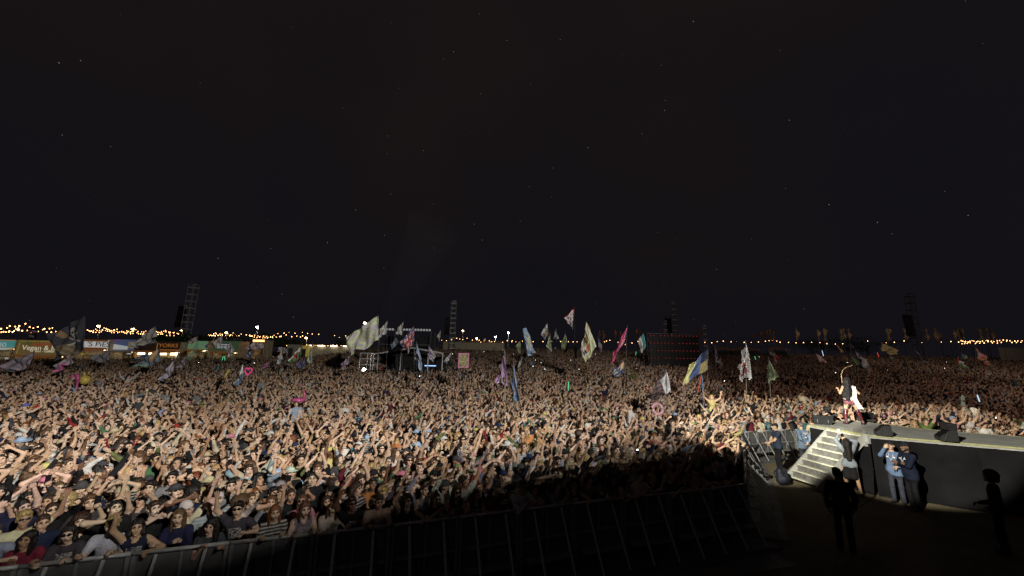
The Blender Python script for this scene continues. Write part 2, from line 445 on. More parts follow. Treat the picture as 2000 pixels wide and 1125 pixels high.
def person_geo(ps, female=False, sleeve='tee', skirt=None, lod=0, height=1.72, bulk=1.0, mouth=0.4, boots=None, legpose=None, bare_mid=False, beard=False, headrot=None, long_shirt=False):
    """returns V, Q, face materials, head matrix (4x4 numpy). Faces -Y, stands on z=0"""
    P = POSES[ps] if isinstance(ps, str) else ps
    hb, hh, hf = [(0.022, 0.0095, 0.0085), (0.034, 0.0165, 0.014), (0.055, 0.03, 0.026)][lod]
    sw = 0.155 if female else 0.178
    bk = bulk
    Rl = rot('X', P['lean']) @ rot('Z', P['twist'])
    piv = np.array([0, 0, 0.95])
    tr = lambda p: piv + Rl @ (np.asarray(p, float) - piv)
    pr = []
    C = lambda a, b, ra, rb, m, flat=1.0: pr.append(('c', (np.asarray(a, float), np.asarray(b, float), ra, rb, flat), m))
    tm = 'top'
    C(tr((-sw * .62, 0.005, 1.365)), tr((sw * .62, 0.005, 1.365)), .082 * bk, .082 * bk, tm, .95)
    C(tr((0, 0, 1.30)), tr((0, 0, 1.12)), (.142 if female else .158) * bk, (.112 if female else .142) * bk, tm, .68)
    C(tr((0, .005, 1.1)), (0, .01, .93), (.115 if female else .14) * bk, .150 * bk, 'skin' if bare_mid else tm, .74)
    if female: 
        for s in (-1, 1): C(tr((s * .068, -.075, 1.25)), tr((s * .066, -.08, 1.24)), .055, .052, tm)
    C(tr((0, .012, 1.40)), tr((0, -.008, 1.50)), .056, .05, 'skin')
    C(tr((0, .012, 1.36)), tr((0, -.03, 1.40)), .07, .045, 'skin' if sleeve == 'tank' else tm)
    hip = .085
    lp = legpose or {}
    bm = 'skin' if skirt else 'bottom'
    for s in (-1, 1):
        hipj = (s * hip, .01, .92); kn = lp.get(('k', s), (s * .10, -.02, .50)); an = lp.get(('a', s), (s * .105, .02, .085))
        C(hipj, kn, .088 * bk, .055, bm); C(kn, an, .054, .040, bm)
        if not skirt: C(kn, an, .06, .055, 'bottom')
        toe = lp.get(('t', s), (an[0] + s * .02, an[1] - .15, .035))
        C((an[0], an[1] + .04, an[2] - .045), toe, .038, .034, 'shoe'); C(an, (an[0], an[1] + .01, an[2] - .03), .042, .042, 'shoe')
    C((-.05, .01, .93), (.05, .01, .93), .125 * bk, .125 * bk, 'bottom', .85)
    if skirt:
        for s in (-1, 1): C((s * .06, .01, .88), (s * .075, -.005, .92 - skirt), .115, .115, 'bottom', .95)
    if long_shirt: C((-.04, .008, .95), (.04, .008, .84), .145 * bk, .15 * bk, tm, .85)
    wr = {}
    for s, key, hk, ek in ((1, 'L', 'hl', 'el'), (-1, 'R', 'hr', 'er')):
        S = tr((s * sw, 0.005, 1.385))
        o = np.array(P[key]) * np.array([s, 1, 1])
        up = o[2] > .2
        if up: S = S + np.array([-s * .012, 0, .03])
        hint = P[ek]
        hint = (np.array(hint) * np.array([s, 1, 1])) if hint is not None else np.array([s * .8, .25 if up else .7, -.1 if up else -.6])
        E, T = ik(S, S + (Rl @ o), .285, .255, hint)
        wr[s] = (E, T)
        C(S, E, .053 * bk, .041, 'skin'); C(E, T, .042, .028, 'skin')
        if sleeve == 'tee': C(S, S + (E - S) * .52, .064 * bk, .058, tm)
        elif sleeve == 'long': C(S, E, .062 * bk, .052, tm); C(E, E + (T - E) * .9, .05, .038, tm)
        else: C(S + np.array([-s * .04, 0, .0]), S + np.array([-s * .05, 0, .01]), .05, .05, tm)
    if not bare_mid: C((-.05, .008, .955), (.05, .008, .955), .137 * bk, .137 * bk, tm, .84)
    V, Q, fm = blob(pr, hb, .035)
    cz = V[Q].mean(1); hem = .80 if long_shirt else .865
    fm = np.where((fm == SI['top']) & (cz[:, 2] < hem) & (np.abs(cz[:, 0]) < .2), SI['bottom'], fm)
    Vs, Qs, fs = [V], [Q], [fm]
    # hands
    for s, hk in ((1, 'hl'), (-1, 'hr')):
        E, T = wr[s]
        hv, hq, hm = hand_mesh(P[hk], hf)
        z = unit(T - E); pn = np.array([0, -1, -.25]); 
        if z[2] < -.3: pn = np.array([-s, -.3, 0.])
        if z[1] < -.8: pn = np.array([0, -.2, -1.])
        y = -(pn - (pn @ z) * z); y = unit(y); x = np.cross(y, z)
        A = np.stack([x * (1 if s < 0 else -1), y, z], 1) if True else None
        hv2 = T + hv @ A.T
        q = hq if np.linalg.det(A) > 0 else hq[:, ::-1]
        Qs.append(q + sum(len(v) for v in Vs)); Vs.append(hv2); fs.append(hm)
    # head
    hp, hy, ht = headrot if headrot is not None else P['head']
    HR = Rl @ rot('Z', hy) @ rot('X', -hp * -1.0) @ rot('Y', ht)
    HM = np.eye(4); HM[:3, :3] = HR; HM[:3, 3] = tr((0, -.015, 1.475)) + HR @ np.array([0, -.012, .13])
    e = lambda c, r, m: ('e', (np.asarray(c, float), np.asarray(r, float)), m)
    c_ = lambda a, b, ra, rb, m: ('c', (np.asarray(a, float), np.asarray(b, float), ra, rb), m)
    hd = [e((0, .014, .032), (.074, .093, .086), 'skin'), e((0, -.03, -.045), (.056, .062, .074), 'skin'), c_((0, .03, -.06), (0, .012, -.15), .052, .05, 'skin'),
          e((0, -.068, -.1), (.028, .026, .022), 'skin')]
    if lod < 2:
        hd += [c_((0, -.088, .012), (0, -.106, -.022), .009, .0145, 'skin'), e((-.075, .012, -.008), (.012, .022, .032), 'skin'), e((.075, .012, -.008), (.012, .022, .032), 'skin'),
               e((-.042, -.062, -.02), (.026, .024, .022), 'skin'), e((.042, -.062, -.02), (.026, .024, .022), 'skin')]
    for s in (-1, 1):
        hd += [e((s * .031, -.0765, .010), (.0135, .0115, .0075), 'eye'), c_((s * .016, -.085, .029), (s * .046, -.073, .0315), .0045, .004, 'hair')]
    hd += [e((0, -.083, -.058 - .006 * mouth), (.025, .0145, .007 + .010 * mouth), 'lip' if mouth < .6 else 'eye')]
    if mouth >= .6: hd += [e((0, -.085, -.08), (.02, .012, .006), 'lip')]
    if beard: hd += [c_((-.052, -.02, -.06), (0, -.075, -.1), .03, .034, 'hair'), c_((.052, -.02, -.06), (0, -.075, -.1), .03, .034, 'hair'), c_((-.02, -.09, -.043), (.02, -.09, -.043), .009, .009, 'hair')]
    V2, Q2, f2 = blob(hd, hh, .012 if lod < 2 else .02, pad=.01)
    V2 = (HM[:3, :3] @ V2.T).T + HM[:3, 3]
    Qs.append(Q2 + sum(len(v) for v in Vs)); Vs.append(V2); fs.append(f2)
    V = np.concatenate(Vs); Q = np.concatenate(Qs); fm = np.concatenate(fs)
    sc = height / 1.72
    V = V * sc; HM[:3, 3] *= sc; HM[:3, :3] *= sc
    return V, Q, fm, HM, {s: (wr[s][0] * sc, wr[s][1] * sc) for s in wr}

HAIR_CACHE = {}
def vnoise(V, f, seed=0):
    a = np.array([[1.7, 9.2, 3.1], [8.3, 2.8, 4.4], [5.1, 6.7, 7.9]]) * f * .12 + seed
    return (np.sin(V @ a[0] + seed) * np.sin(V @ a[1] + 1.3) + np.sin(V @ a[2] * 1.9 + seed * 2.1) * .6) * .6
def hair_geo(style, h):
    key = (style, round(h, 4))
    if key in HAIR_CACHE: return HAIR_CACHE[key]
    e = lambda c, r, m='hair': ('e', (np.asarray(c, float), np.asarray(r, float)), m)
    c_ = lambda a, b, ra, rb, m='hair': ('c', (np.asarray(a, float), np.asarray(b, float), ra, rb), m)
    face = lambda P: -np.maximum(np.maximum(P[:, 1] + .028 + .25 * np.abs(P[:, 0]), P[:, 2] - .062 + 1.6 * np.abs(P[:, 0]) * np.abs(P[:, 0]) * 6), -P[:, 2] - .5)
    low = lambda z: (lambda P: np.maximum(face(P), z - P[:, 2]))
    amp = .006; f = 9; cut = face; k = .02
    if style == 'short': pr = [e((0, .02, .04), (.086, .104, .096)), e((0, -.05, .09), (.062, .05, .036))]; cut = low(-.055)
    elif style == 'crop': pr = [e((0, .018, .036), (.080, .099, .092))]; cut = low(-.045); amp = .002
    elif style == 'long': pr = [e((0, .02, .038), (.088, .104, .095)), c_((-.072, .03, 0), (-.085, .02, -.27), .038, .03), c_((.072, .03, 0), (.085, .02, -.27), .038, .03), c_((0, .075, 0), (0, .075, -.33), .075, .06), c_((-.06, -.035, .06), (-.082, -.02, -.2), .022, .02), c_((.06, -.035, .06), (.082, -.02, -.2), .022, .02)]; amp = .007
    elif style == 'bob': pr = [e((0, .02, .038), (.09, .104, .095)), c_((-.075, .02, 0), (-.085, .0, -.11), .036, .036), c_((.075, .02, 0), (.085, .0, -.11), .036, .036), c_((0, .07, 0), (0, .08, -.1), .07, .07)]; amp = .006
    elif style == 'wavy': pr = [e((0, .02, .045), (.10, .112, .10)), c_((-.085, .03, 0), (-.12, .02, -.24), .05, .05), c_((.085, .03, 0), (.12, .02, -.24), .05, .05), c_((0, .08, 0), (0, .1, -.28), .085, .09)]; amp = .015; f = 16
    elif style == 'curly': pr = [e((0, .025, .06), (.118, .128, .112)), e((-.08, .03, -.02), (.05, .07, .06)), e((.08, .03, -.02), (.05, .07, .06)), e((0, .09, -.02), (.08, .06, .08))]; amp = .014; f = 20
    elif style == 'afro': pr = [e((0, .03, .07), (.16, .16, .15))]; amp = .012; f = 24
    elif style == 'bun': pr = [e((0, .018, .036), (.082, .1, .092)), e((0, .05, .135), (.04, .042, .038))]; cut = low(-.06); amp = .003
    elif style == 'ponytail': pr = [e((0, .018, .036), (.082, .1, .092)), c_((0, .11, .05), (0, .15, -.2), .035, .02)]; amp = .004
    elif style == 'cap':
        pr = [e((0, .018, .056), (.088, .104, .076), 'hat'), c_((-.045, -.085, .05), (.045, -.085, .05), .028, .028, 'hat'), c_((-.035, -.13, .042), (.035, -.13, .042), .02, .02, 'hat'), e((0, .025, -.005), (.082, .096, .06), 'hair')]
        cut = lambda P: np.maximum(-np.maximum(np.maximum(P[:, 1] + .0, P[:, 2] - .034), -P[:, 2] - .5), np.maximum(-.05 - P[:, 2], np.where(P[:, 1] < -.085, np.abs(P[:, 2] - .045) - .009, -1))); amp = 0
    elif style in ('bucket', 'wide_hat', 'beanie'):
        pr = {'bucket': [e((0, .015, .055), (.092, .106, .08), 'hat'), e((0, .008, .038), (.15, .155, .024), 'hat')],
              'wide_hat': [e((0, .015, .06), (.088, .1, .085), 'hat'), e((0, .01, .042), (.21, .2, .018), 'hat')],
              'beanie': [e((0, .015, .06), (.087, .103, .088), 'hat'), e((0, .015, .038), (.092, .107, .03), 'hat')]}[style] + [e((0, .03, -.025), (.08, .092, .06), 'hair')]
        cut = lambda P: np.maximum(np.where((P[:, 2] < .026) & (np.hypot(P[:, 0], P[:, 1] - .01) < .104), -(.022 + P[:, 1]), -1.), -.085 - P[:, 2]); amp = 0
    elif style == 'glasses':
        pr = [e((-.033, -.092, .012), (.028, .011, .020), 'dark_lens'), e((.033, -.092, .012), (.028, .011, .020), 'dark_lens'), c_((-.015, -.098, .018), (.015, -.098, .018), .005, .005, 'dark_lens'),
              c_((-.06, -.085, .016), (-.079, .0, .014), .005, .004, 'dark_lens'), c_((.06, -.085, .016), (.079, .0, .014), .005, .004, 'dark_lens')]; cut = None; amp = 0; k = .004; h = min(h, .008)
    elif style == 'performer':
        pr = [e((0, .02, .045), (.10, .115, .105)), c_((-.05, .05, 0), (-.03, .12, -.55), .065, .075), c_((.07, .05, 0), (.17, .10, -.55), .065, .075), c_((.04, .09, 0), (.07, .14, -.70), .09, .09), c_((.0, .12, -.3), (.02, .14, -.82), .07, .05), c_((.10, .11, -.3), (.14, .13, -.86), .08, .05)]; amp = .018; f = 17
    elif style == 'long_back':
        pr = [e((0, .02, .042), (.092, .108, .098)), c_((-.06, .05, 0), (-.09, .12, -.42), .05, .05), c_((.06, .05, 0), (.09, .12, -.42), .05, .05), c_((0, .08, 0), (0, .15, -.50), .085, .07)]; amp = .010; f = 14
    V, Q, fm = blob(pr, h, k, cut, pad=.02)
    if amp:
        n = V / np.linalg.norm(V, axis=1)[:, None]
        hairm = np.zeros(len(V), bool); hairm[Q[fm == SI['hair']].ravel()] = True
        V = V + n * (vnoise(V, f * 12, 2.0) * amp)[:, None] * hairm[:, None]
    HAIR_CACHE[key] = (V, Q, fm)
    return V, Q, fm
def body_mesh(name, geo):
    V, Q, fm = geo[:3]
    return mesh(name, V, Q, [M[s] for s in SLOTS], fm)
def compact(name, V, Q, fm):
    """mesh with only the material slots it uses"""
    us = sorted(set(fm.tolist())); mp = {u: i for i, u in enumerate(us)}
    return mesh(name, V, Q, [M[SLOTS[u]] for u in us], np.array([mp[x] for x in fm.tolist()]))
HAIR_ME = {}
def hair_me(style, h=.011):
    if (style, h) not in HAIR_ME: HAIR_ME[(style, h)] = compact(style + '_hair', *hair_geo(style, h))
    return HAIR_ME[(style, h)]

# letter shapes for the stall signs, made while the scene is still small
GLYPH = {}
def make_glyphs(word):
    def one(body):
        c = bpy.data.curves.new('t', 'FONT'); c.body = body; c.size = 1.0; c.extrude = .01; c.align_y = 'CENTER'
        o = bpy.data.objects.new('t', c); COL.objects.link(o); bpy.context.view_layer.update(); me = bpy.data.meshes.new_from_object(o)
        COL.objects.unlink(o); bpy.data.objects.remove(o)
        return me, max((v.co.x for v in me.vertices), default=0.0)
    L = []
    for i, ch in enumerate(word):
        if ch == ' ': continue
        _, full = one(word[:i + 1]); me, own = one(ch); me.name = 'letter'; L.append((me, full - own))
    GLYPH[word] = L
for wd_ in ('no', "Nature's Pla", 'Vegan & Burg', 'hot - coffee', "'S PiES", 'YORKS'): make_glyphs(wd_)

# ------------------------------------------------------------------ ground
GY = [-300, 0, 18, 25, 35, 50, 67, 100, 150, 220, 400, 2500]
GZ = [0, 0, 0, .34, 1.12, 2.35, 3.7, 6.0, 8.6, 10.5, 13, 26]
def gz(y, x=0.0): return np.interp(y, GY, GZ) - .028 * np.clip(-18 - np.asarray(x, float), 0, 70) * np.clip((np.asarray(y, float) - 16) / 30, 0, 1)
def ground_sheet():
    xs = np.concatenate([np.linspace(-2500, -120, 16), np.linspace(-110, 110, 90), np.linspace(120, 2500, 16)])
    ys = np.concatenate([np.linspace(-300, -12, 10), np.linspace(-10, 60, 120), np.linspace(62, 260, 60), np.linspace(300, 2500, 16)])
    X, Y = np.meshgrid(xs, ys, indexing='ij')
    Z = gz(Y, X) + 0.018 * np.sin(X * 2.1 + np.sin(Y * 1.7) * 2) * np.sin(Y * 2.6 + X * .6) * (np.abs(X) < 110)
    n, m = X.shape
    V = np.stack([X, Y, Z], -1).reshape(-1, 3)
    i, j = np.meshgrid(np.arange(n - 1), np.arange(m - 1), indexing='ij'); a = (i * m + j).ravel()
    return V, np.stack([a, a + m, a + m + 1, a + 1], -1)
m, nt_, bs = new_mat('trampled_ground')
tc = nt_.nodes.new('ShaderNodeTexCoord')
n1 = nt_.nodes.new('ShaderNodeTexNoise'); n1.inputs['Scale'].default_value = 0.9; n1.inputs['Detail'].default_value = 8; link(nt_, tc, 'Object', n1, 'Vector')
n2 = nt_.nodes.new('ShaderNodeTexNoise'); n2.inputs['Scale'].default_value = 26; n2.inputs['Detail'].default_value = 6; link(nt_, tc, 'Object', n2, 'Vector')
r1 = nt_.nodes.new('ShaderNodeValToRGB')
for p, c in ((0.0, (.075, .055, .03, 1)), (1.0, (.20, .165, .095, 1))):
    r1.color_ramp.elements[0 if p == 0 else 1].color = c
r1.color_ramp.elements[0].position = .35; r1.color_ramp.elements[1].position = .68
mxn = nt_.nodes.new('ShaderNodeMath'); mxn.operation = 'MULTIPLY_ADD'; mxn.inputs[1].default_value = .6
link(nt_, n2, 0, mxn, 0)
hf = nt_.nodes.new('ShaderNodeMath'); hf.operation = 'MULTIPLY'; hf.inputs[1].default_value = .45; link(nt_, n1, 0, hf, 0); link(nt_, hf, 0, mxn, 2)
link(nt_, mxn, 0, r1, 0); link(nt_, r1, 0, bs, 'Base Color')
bm_ = nt_.nodes.new('ShaderNodeBump'); bm_.inputs['Strength'].default_value = .45; bm_.inputs['Distance'].default_value = .05
link(nt_, n2, 0, bm_, 'Height'); link(nt_, bm_, 0, bs, 'Normal'); bs.inputs['Roughness'].default_value = .95
M['ground'] = m
tag(link_obj('ground', mesh('ground', *ground_sheet(), [m])), kind='structure')

# ------------------------------------------------------------------ barrier line
M['alu'] = mat('aluminium', (.45, .46, .47), .5, .25, .2, 8)
M['alu_dull'] = mat('dull_aluminium', (.28, .285, .29), .55, .3, .3, 5)
M['tread'] = mat('tread_plate', (.13, .13, .135), .6, .2, .35, 4, .15, 45)
M['panel'] = mat('barrier_panel', (.13, .13, .135), .6, .2, .3, 3)
FRONT = [(-10.9, 4.2), (-8.9, 4.95), (-6.63, 5.79), (-5.16, 6.33), (-3.74, 6.84), (-2.46, 7.25), (-.72, 7.93), (.7, 8.47), (2.31, 9.08), (3.55, 9.47), (4.59, 9.83), (5.78, 10.34)]
SIDE = [(5.78, 10.34), (7.4, 13.1), (8.9, 15.8), (10.13, 18.22)]
BACK = [(10.13, 18.22), (11.78, 18.96), (13.44, 19.45)]
RUN = [(13.44, 19.45), (15.9, 18.4), (17.3, 16.6), (19.6, 14.9), (23.5, 12.0), (27.5, 9.0)]
LINE = FRONT + SIDE[1:] + BACK[1:] + RUN[1:]
LX, LY = np.array([p[0] for p in LINE]), np.array([p[1] for p in LINE])
def resample(poly, step):
    P = np.array(poly, float); seg = np.linalg.norm(np.diff(P, axis=0), axis=1); s = np.concatenate([[0], np.cumsum(seg)])
    n = max(1, int(round(s[-1] / step))); t = np.linspace(0, s[-1], n + 1)
    return np.stack([np.interp(t, s, P[:, 0]), np.interp(t, s, P[:, 1])], -1), t
def dist_line(x, y, poly):
    P = np.array(poly, float); d = np.full(np.shape(x), 1e9)
    for a, b in zip(P[:-1], P[1:]):
        ab = b - a; t = np.clip(((x - a[0]) * ab[0] + (y - a[1]) * ab[1]) / (ab @ ab), 0, 1)
        d = np.minimum(d, np.hypot(x - a[0] - t * ab[0], y - a[1] - t * ab[1]))
    return d
_bc = {}
def barrier_parts(w):
    k = round(w, 2)
    if k in _bc: return _bc[k]
    # local: x along, -y towards the stage
    a = {}
    a['top_rail'] = [MB().tube([(-w / 2 + .01, 0, 1.15), (w / 2 - .01, 0, 1.15)], .028, 10).mesh('top_rail', M['alu'], True)]
    a['crowd_panel'] = [MB().box((0, .03, .60), (w - .07, .006, 1.0)).mesh('crowd_panel', M['panel'])]
    a['upright'] = [MB().box((s * (w / 2 - .035), .0, .565), (.05, .045, 1.11)).mesh('upright', M['alu_dull']) for s in (-1, 1)]
    a['centre_bar'] = [MB().box((0, .0, .565), (.03, .03, 1.11)).mesh('centre_bar', M['alu_dull'])]
    a['brace'] = [MB().bar((s * w / 4, -.03, 1.12), (s * w / 4, -.62, .055), .04, .02).mesh('brace', M['alu']) for s in (-1, 1)]
    a['mid_rail'] = [MB().box((0, -.028, .62), (w - .12, .03, .05)).mesh('mid_rail', M['alu_dull'])]
    a['step_ledge'] = [MB().box((0, -.15, .30), (w - .2, .22, .02)).mesh('step_ledge', M['alu_dull'])]
    a['tread_plate'] = [MB().box((0, -.38, .028), (w - .012, .80, .03)).mesh('tread_plate', M['tread'])]
    _bc[k] = a
    return a
ORD = ['first', 'second', 'third', 'fourth', 'fifth', 'sixth', 'seventh', 'eighth', 'ninth', 'tenth', 'eleventh', 'twelfth', 'thirteenth', 'fourteenth', 'fifteenth', 'sixteenth', 'seventeenth', 'eighteenth', 'nineteenth', 'twentieth']
def ordw(i):
    if i < 20: return ORD[i]
    t = {2: 'twenty', 3: 'thirty', 4: 'forty', 5: 'fifty'}[(i + 1) // 10]
    return t + '-' + ORD[(i + 1) % 10 - 1] if (i + 1) % 10 else {'twenty': 'twentieth', 'thirty': 'thirtieth', 'forty': 'fortieth', 'fifty': 'fiftieth'}[t]
def lay_barrier(poly, step, labeller, group):
    P, t = resample(poly, step)
    for i in range(len(P) - 1):
        a, b = P[i], P[i + 1]; d = b - a; w = float(np.hypot(*d))
        r = empty('crowd_barrier', (*((a + b) / 2), 0), math.atan2(d[1], d[0]))
        tag(r, labeller(i, len(P) - 1), 'barrier', group)
        for nm, ms in barrier_parts(w).items():
            for me in ms: link_obj(nm, me, r)
lay_barrier(FRONT, 1.18, lambda i, n: f'dark crowd barrier in front row run, {ordw(n - 1 - i)} section from the corner by the stairs', 'barriers along the front of the crowd')
lay_barrier(SIDE, 1.2, lambda i, n: f'crowd barrier in the side run beside the stairs, {ordw(i)} section from its front corner', 'barriers beside the stairs')
lay_barrier(BACK, 1.2, lambda i, n: f'brightly lit silver barrier behind the security staff, {ordw(i)} section from the side run', 'lit barriers behind the security staff')
lay_barrier(RUN, 1.2, lambda i, n: f'crowd barrier along the far side of the runway, {ordw(i)} section from its tip', 'barriers beyond the runway')

# ------------------------------------------------------------------ runway stage
DECK = 1.85
M['deck'] = mat('deck_grey', (.33, .33, .32), .75, 0, .18, 3, .2, 30)
M['drape'] = mat('black_drape', (.0085, .0085, .010), .85, 0, .35, 1.6, .35, 5, .12)
M['tape'] = mat('yellow_edge_tape', (.34, .33, .17), .6, 0, .2, 12)
M['blackbox'] = mat('black_cabinet', (.018, .018, .02), .45, 0, .3, 9, .2, 90)
M['grille'] = mat('black_grille', (.010, .010, .011), .5, .3, .4, 60, .6, 220)
M['trussd'] = mat('dark_steel', (.05, .05, .055), .5, .5)
M['cable'] = mat('cable', (.012, .012, .013), .6, 0, 0)
A, B, Cc, Ee = (11.85, 13.60), (11.52, 15.78), (14.35, 17.45), (15.35, 15.2)
nd = np.array([.845, -.535]); fd = np.array([.80, -.60])
Dn, Df = tuple(np.array(A) + nd * 13), tuple(np.array(Ee) + fd * 13)
POLY = [A, Dn, Df, Ee, Cc, B]
rs = empty('runway_stage', (13, 14.5, 0)); tag(rs, 'long grey runway stage with black skirt reaching out into the crowd', 'stage')
off = Matrix.Translation((-13, -14.5, 0))
def shift(pts): return [(p[0] - 13, p[1] - 14.5) for p in pts]
MB().prism(shift(POLY), DECK - .10, DECK).build('deck', M['deck'], rs)
def trim(a, b, name):
    v = Vector((b[0] - a[0], b[1] - a[1], 0)); n = Vector((v.y, -v.x, 0)).normalized()
    MB().bar((a[0] - 13 + n.x * .012, a[1] - 14.5 + n.y * .012, DECK - .018), (b[0] - 13 + n.x * .012, b[1] - 14.5 + n.y * .012, DECK - .018), .024, .05).build(name, M['tape'], rs)
for a, b in ((A, Dn), (Df, Ee), (Ee, Cc), (Cc, B), (B, A)): trim(a, b, 'edge_trim')
# painted line a little in from the edge
def skirt(a, b, name):
    a, b = np.array(a), np.array(b); d = b - a; L = np.hypot(*d); d = d / L; nrm = np.array([d[1], -d[0]])
    nu, nv = int(L / .05), 24
    U, T = np.meshgrid(np.linspace(0, 1, nu), np.linspace(0, 1, nv), indexing='ij')
    s = U * L; z = .03 + (DECK - .13) * T
    fold = .016 * np.sin(s * 5.1 + np.sin(s * 1.3) * 2) * (1 - T * .6) + .010 * np.sin(s * 2.2 + T * 4) + .012 * np.sin((s * .8 + T * 2.4) * 3.1) - .035 - .03 * (1 - T)
    fold = (fold + .05) * 2.0 - .06 + .02 * (np.abs((s % 2.4) - 1.2) > 1.17)
    # sag lines pulled diagonally between fixings
    fold += .03 * np.abs(np.sin((s * .55 - T * 1.1) * math.pi)) - .02
    X = a[0] + d[0] * s - nrm[0] * fold - 13; Y = a[1] + d[1] * s - nrm[1] * fold - 14.5
    V = np.stack([X, Y, z], -1).reshape(-1, 3)
    i, j = np.meshgrid(np.arange(nu - 1), np.arange(nv - 1), indexing='ij'); q = (i * nv + j).ravel()
    link_obj(name, mesh(name, V, np.stack([q, q + nv, q + nv + 1, q + 1], -1), [M['drape']]), rs)
for a, b in ((A, Dn), (Df, Ee), (Ee, Cc), (Cc, B), (B, A)): skirt(a, b, 'skirt_drape')

# stairs up to the runway
TL, TR = Vector((11.62, 14.94, DECK)), Vector((11.80, 13.72, DECK))
wdir = (TR - TL).normalized(); run = Vector((wdir.y, -wdir.x, 0)).normalized()
if run.x > 0: run = -run
run = (run + Vector((0, .30, 0))).normalized()
wid = (TR - TL).length; NST = 9; RUNL = 1.62
M['stair'] = mat('stair_aluminium', (.46, .46, .43), .5, .25, .15, 6, .2, 50)
M['riser'] = mat('perforated_riser', (.20, .20, .19), .6, .3, .3, 8, .5, 120)
M['nosing'] = mat('stair_nosing', (.60, .60, .47), .5, 0, .15, 10)
st = empty('stage_stairs', (11, 14.5, 0)); tag(st, 'steep pale metal stairs leading up to the runway stage', 'stairs')
so = Vector((11, 14.5, 0))
for k in range(NST):
    z = DECK - .06 - k * (DECK - .02) / NST
    c = (TL + TR) / 2 + run * (RUNL * (k + .25) / NST); c.z = z
    R = Matrix((wdir, run, Vector((0, 0, 1)))).transposed()
    trd = MB().box(c - so, (wid - .02, .17, .03), R).build('tread', M['stair'], st)
    e = c + run * .093
    MB().box(e - so, (wid - .02, .014, .05), R).build('nosing', M['nosing'], trd)
    rr = c - run * .075; rr.z = z + .10
    MB().box(rr - so, (wid - .02, .008, .17), R).build('riser', M['riser'], st)
for s_ in (TL - wdir * .025, TR + wdir * .025):
    bot = s_ + run * RUNL; 
    MB().bar(s_ - so + Vector((0, 0, -.05)), Vector((bot.x, bot.y, .04)) - so, .05, .22, up=(0, 0, 1)).build('stringer', M['stair'], st)
# stair clamp at the upper right corner
MB().box(TR - so + wdir * .08 + Vector((0, 0, -.12)), (.08, .08, .3)).box(TR - so + wdir * .1 + run * .1 + Vector((0, 0, -.3)), (.07, .07, .12)).build('handrail_socket', M['alu'], st)

# wedge monitors
def wedge(loc, rz, label, top_box=False):
    r = empty('stage_monitor', loc, rz); r.scale = (.85, .85, .85); tag(r, label, 'monitor', 'wedge monitors on the runway')
    pr = [(-.23, 0.02), (.23, 0.02), (.23, .14), (-.06, .40), (-.23, .40)]     # side profile (y, z); sloped grille faces +y
    V = [(x, y, z) for x in (-.33, .33) for y, z in pr]; n = 5
    F = [tuple(range(n)), tuple(range(2 * n - 1, n - 1, -1))] + [(i, n + i, n + (i + 1) % n, (i + 1) % n) for i in range(n)]
    MB().add(V, F).build('cabinet', M['blackbox'], r)
    d = Vector((0, .26, -.29)).normalized(); nn = Vector((0, d.z, -d.y)) * -1
    MB().box(Vector((0, .087, .273)) + Vector((0, .74, .67)) * .012, (.58, .015, .36), Matrix.Rotation(-math.atan2(.26, .29) + math.pi / 2 * 0 + .09, 3, 'X') @ Matrix.Rotation(math.radians(0), 3, 'X')).build('grille', M['grille'], r) if False else None
    MB().bar((0, .215, .165), (0, -.045, .398), .58, .016, up=(0, .74, .67)).build('grille', M['grille'], r)
    for s in (-1, 1):
        MB().tube([(s * .345, -.15, .05), (s * .345, -.15, .33), (s * .345, .02, .33), (s * .345, .12, .05)], .012, 6).build('side_frame', M['trussd'], r)
    for s in (-1, 1): MB().tube([(s * .2, -.235, .10), (s * .2, -.26, .16), (s * .2, -.235, .22)], .013, 6).build('handle', M['alu_dull'], r)
    for s in (-1, 1): MB().box((s * .25, 0, .011), (.06, .4, .02)).build('foot', M['cable'], r)
    return r
def facing(dx, dy): return math.atan2(dx, -dy)
w1 = on(1727, 853, DECK); wedge(w1 + Vector((.2, .25, 0)), .95 + math.pi * 0, 'black wedge monitor on the runway edge just beyond the stairs')
w2 = on(1857, 864, DECK); wedge(w2 + Vector((.15, .25, 0)), 1.0, 'black wedge monitor under the pale lamp box on the runway edge')
w3 = on(1601, 829, DECK); wedge(w3 + Vector((.15, .1, 0)), -.4, 'black wedge monitor at the tip corner of the runway')
w4 = on(1695, 823, DECK); wedge(w4 + Vector((-.05, .1, 0)), 2.6, 'black wedge monitor behind the performer on the far runway edge')
# lamp box standing on the second wedge
lb = empty('lamp_box', w2 + Vector((.17, .14, .345)), 1.0 + .2); tag(lb, 'pale flat-faced lamp box on top of the runway wedge monitor', 'lamp')
MB().box((0, 0, .10), (.42, .2, .2)).build('housing', M['blackbox'], lb)
M['diffuser'] = mat('diffuser', (.62, .60, .48), .6, 0, .1, 9)
for k in (-1, 1): MB().box((0, -.106, .10 + k * .048), (.39, .012, .085)).build('diffuser', M['diffuser'], lb)

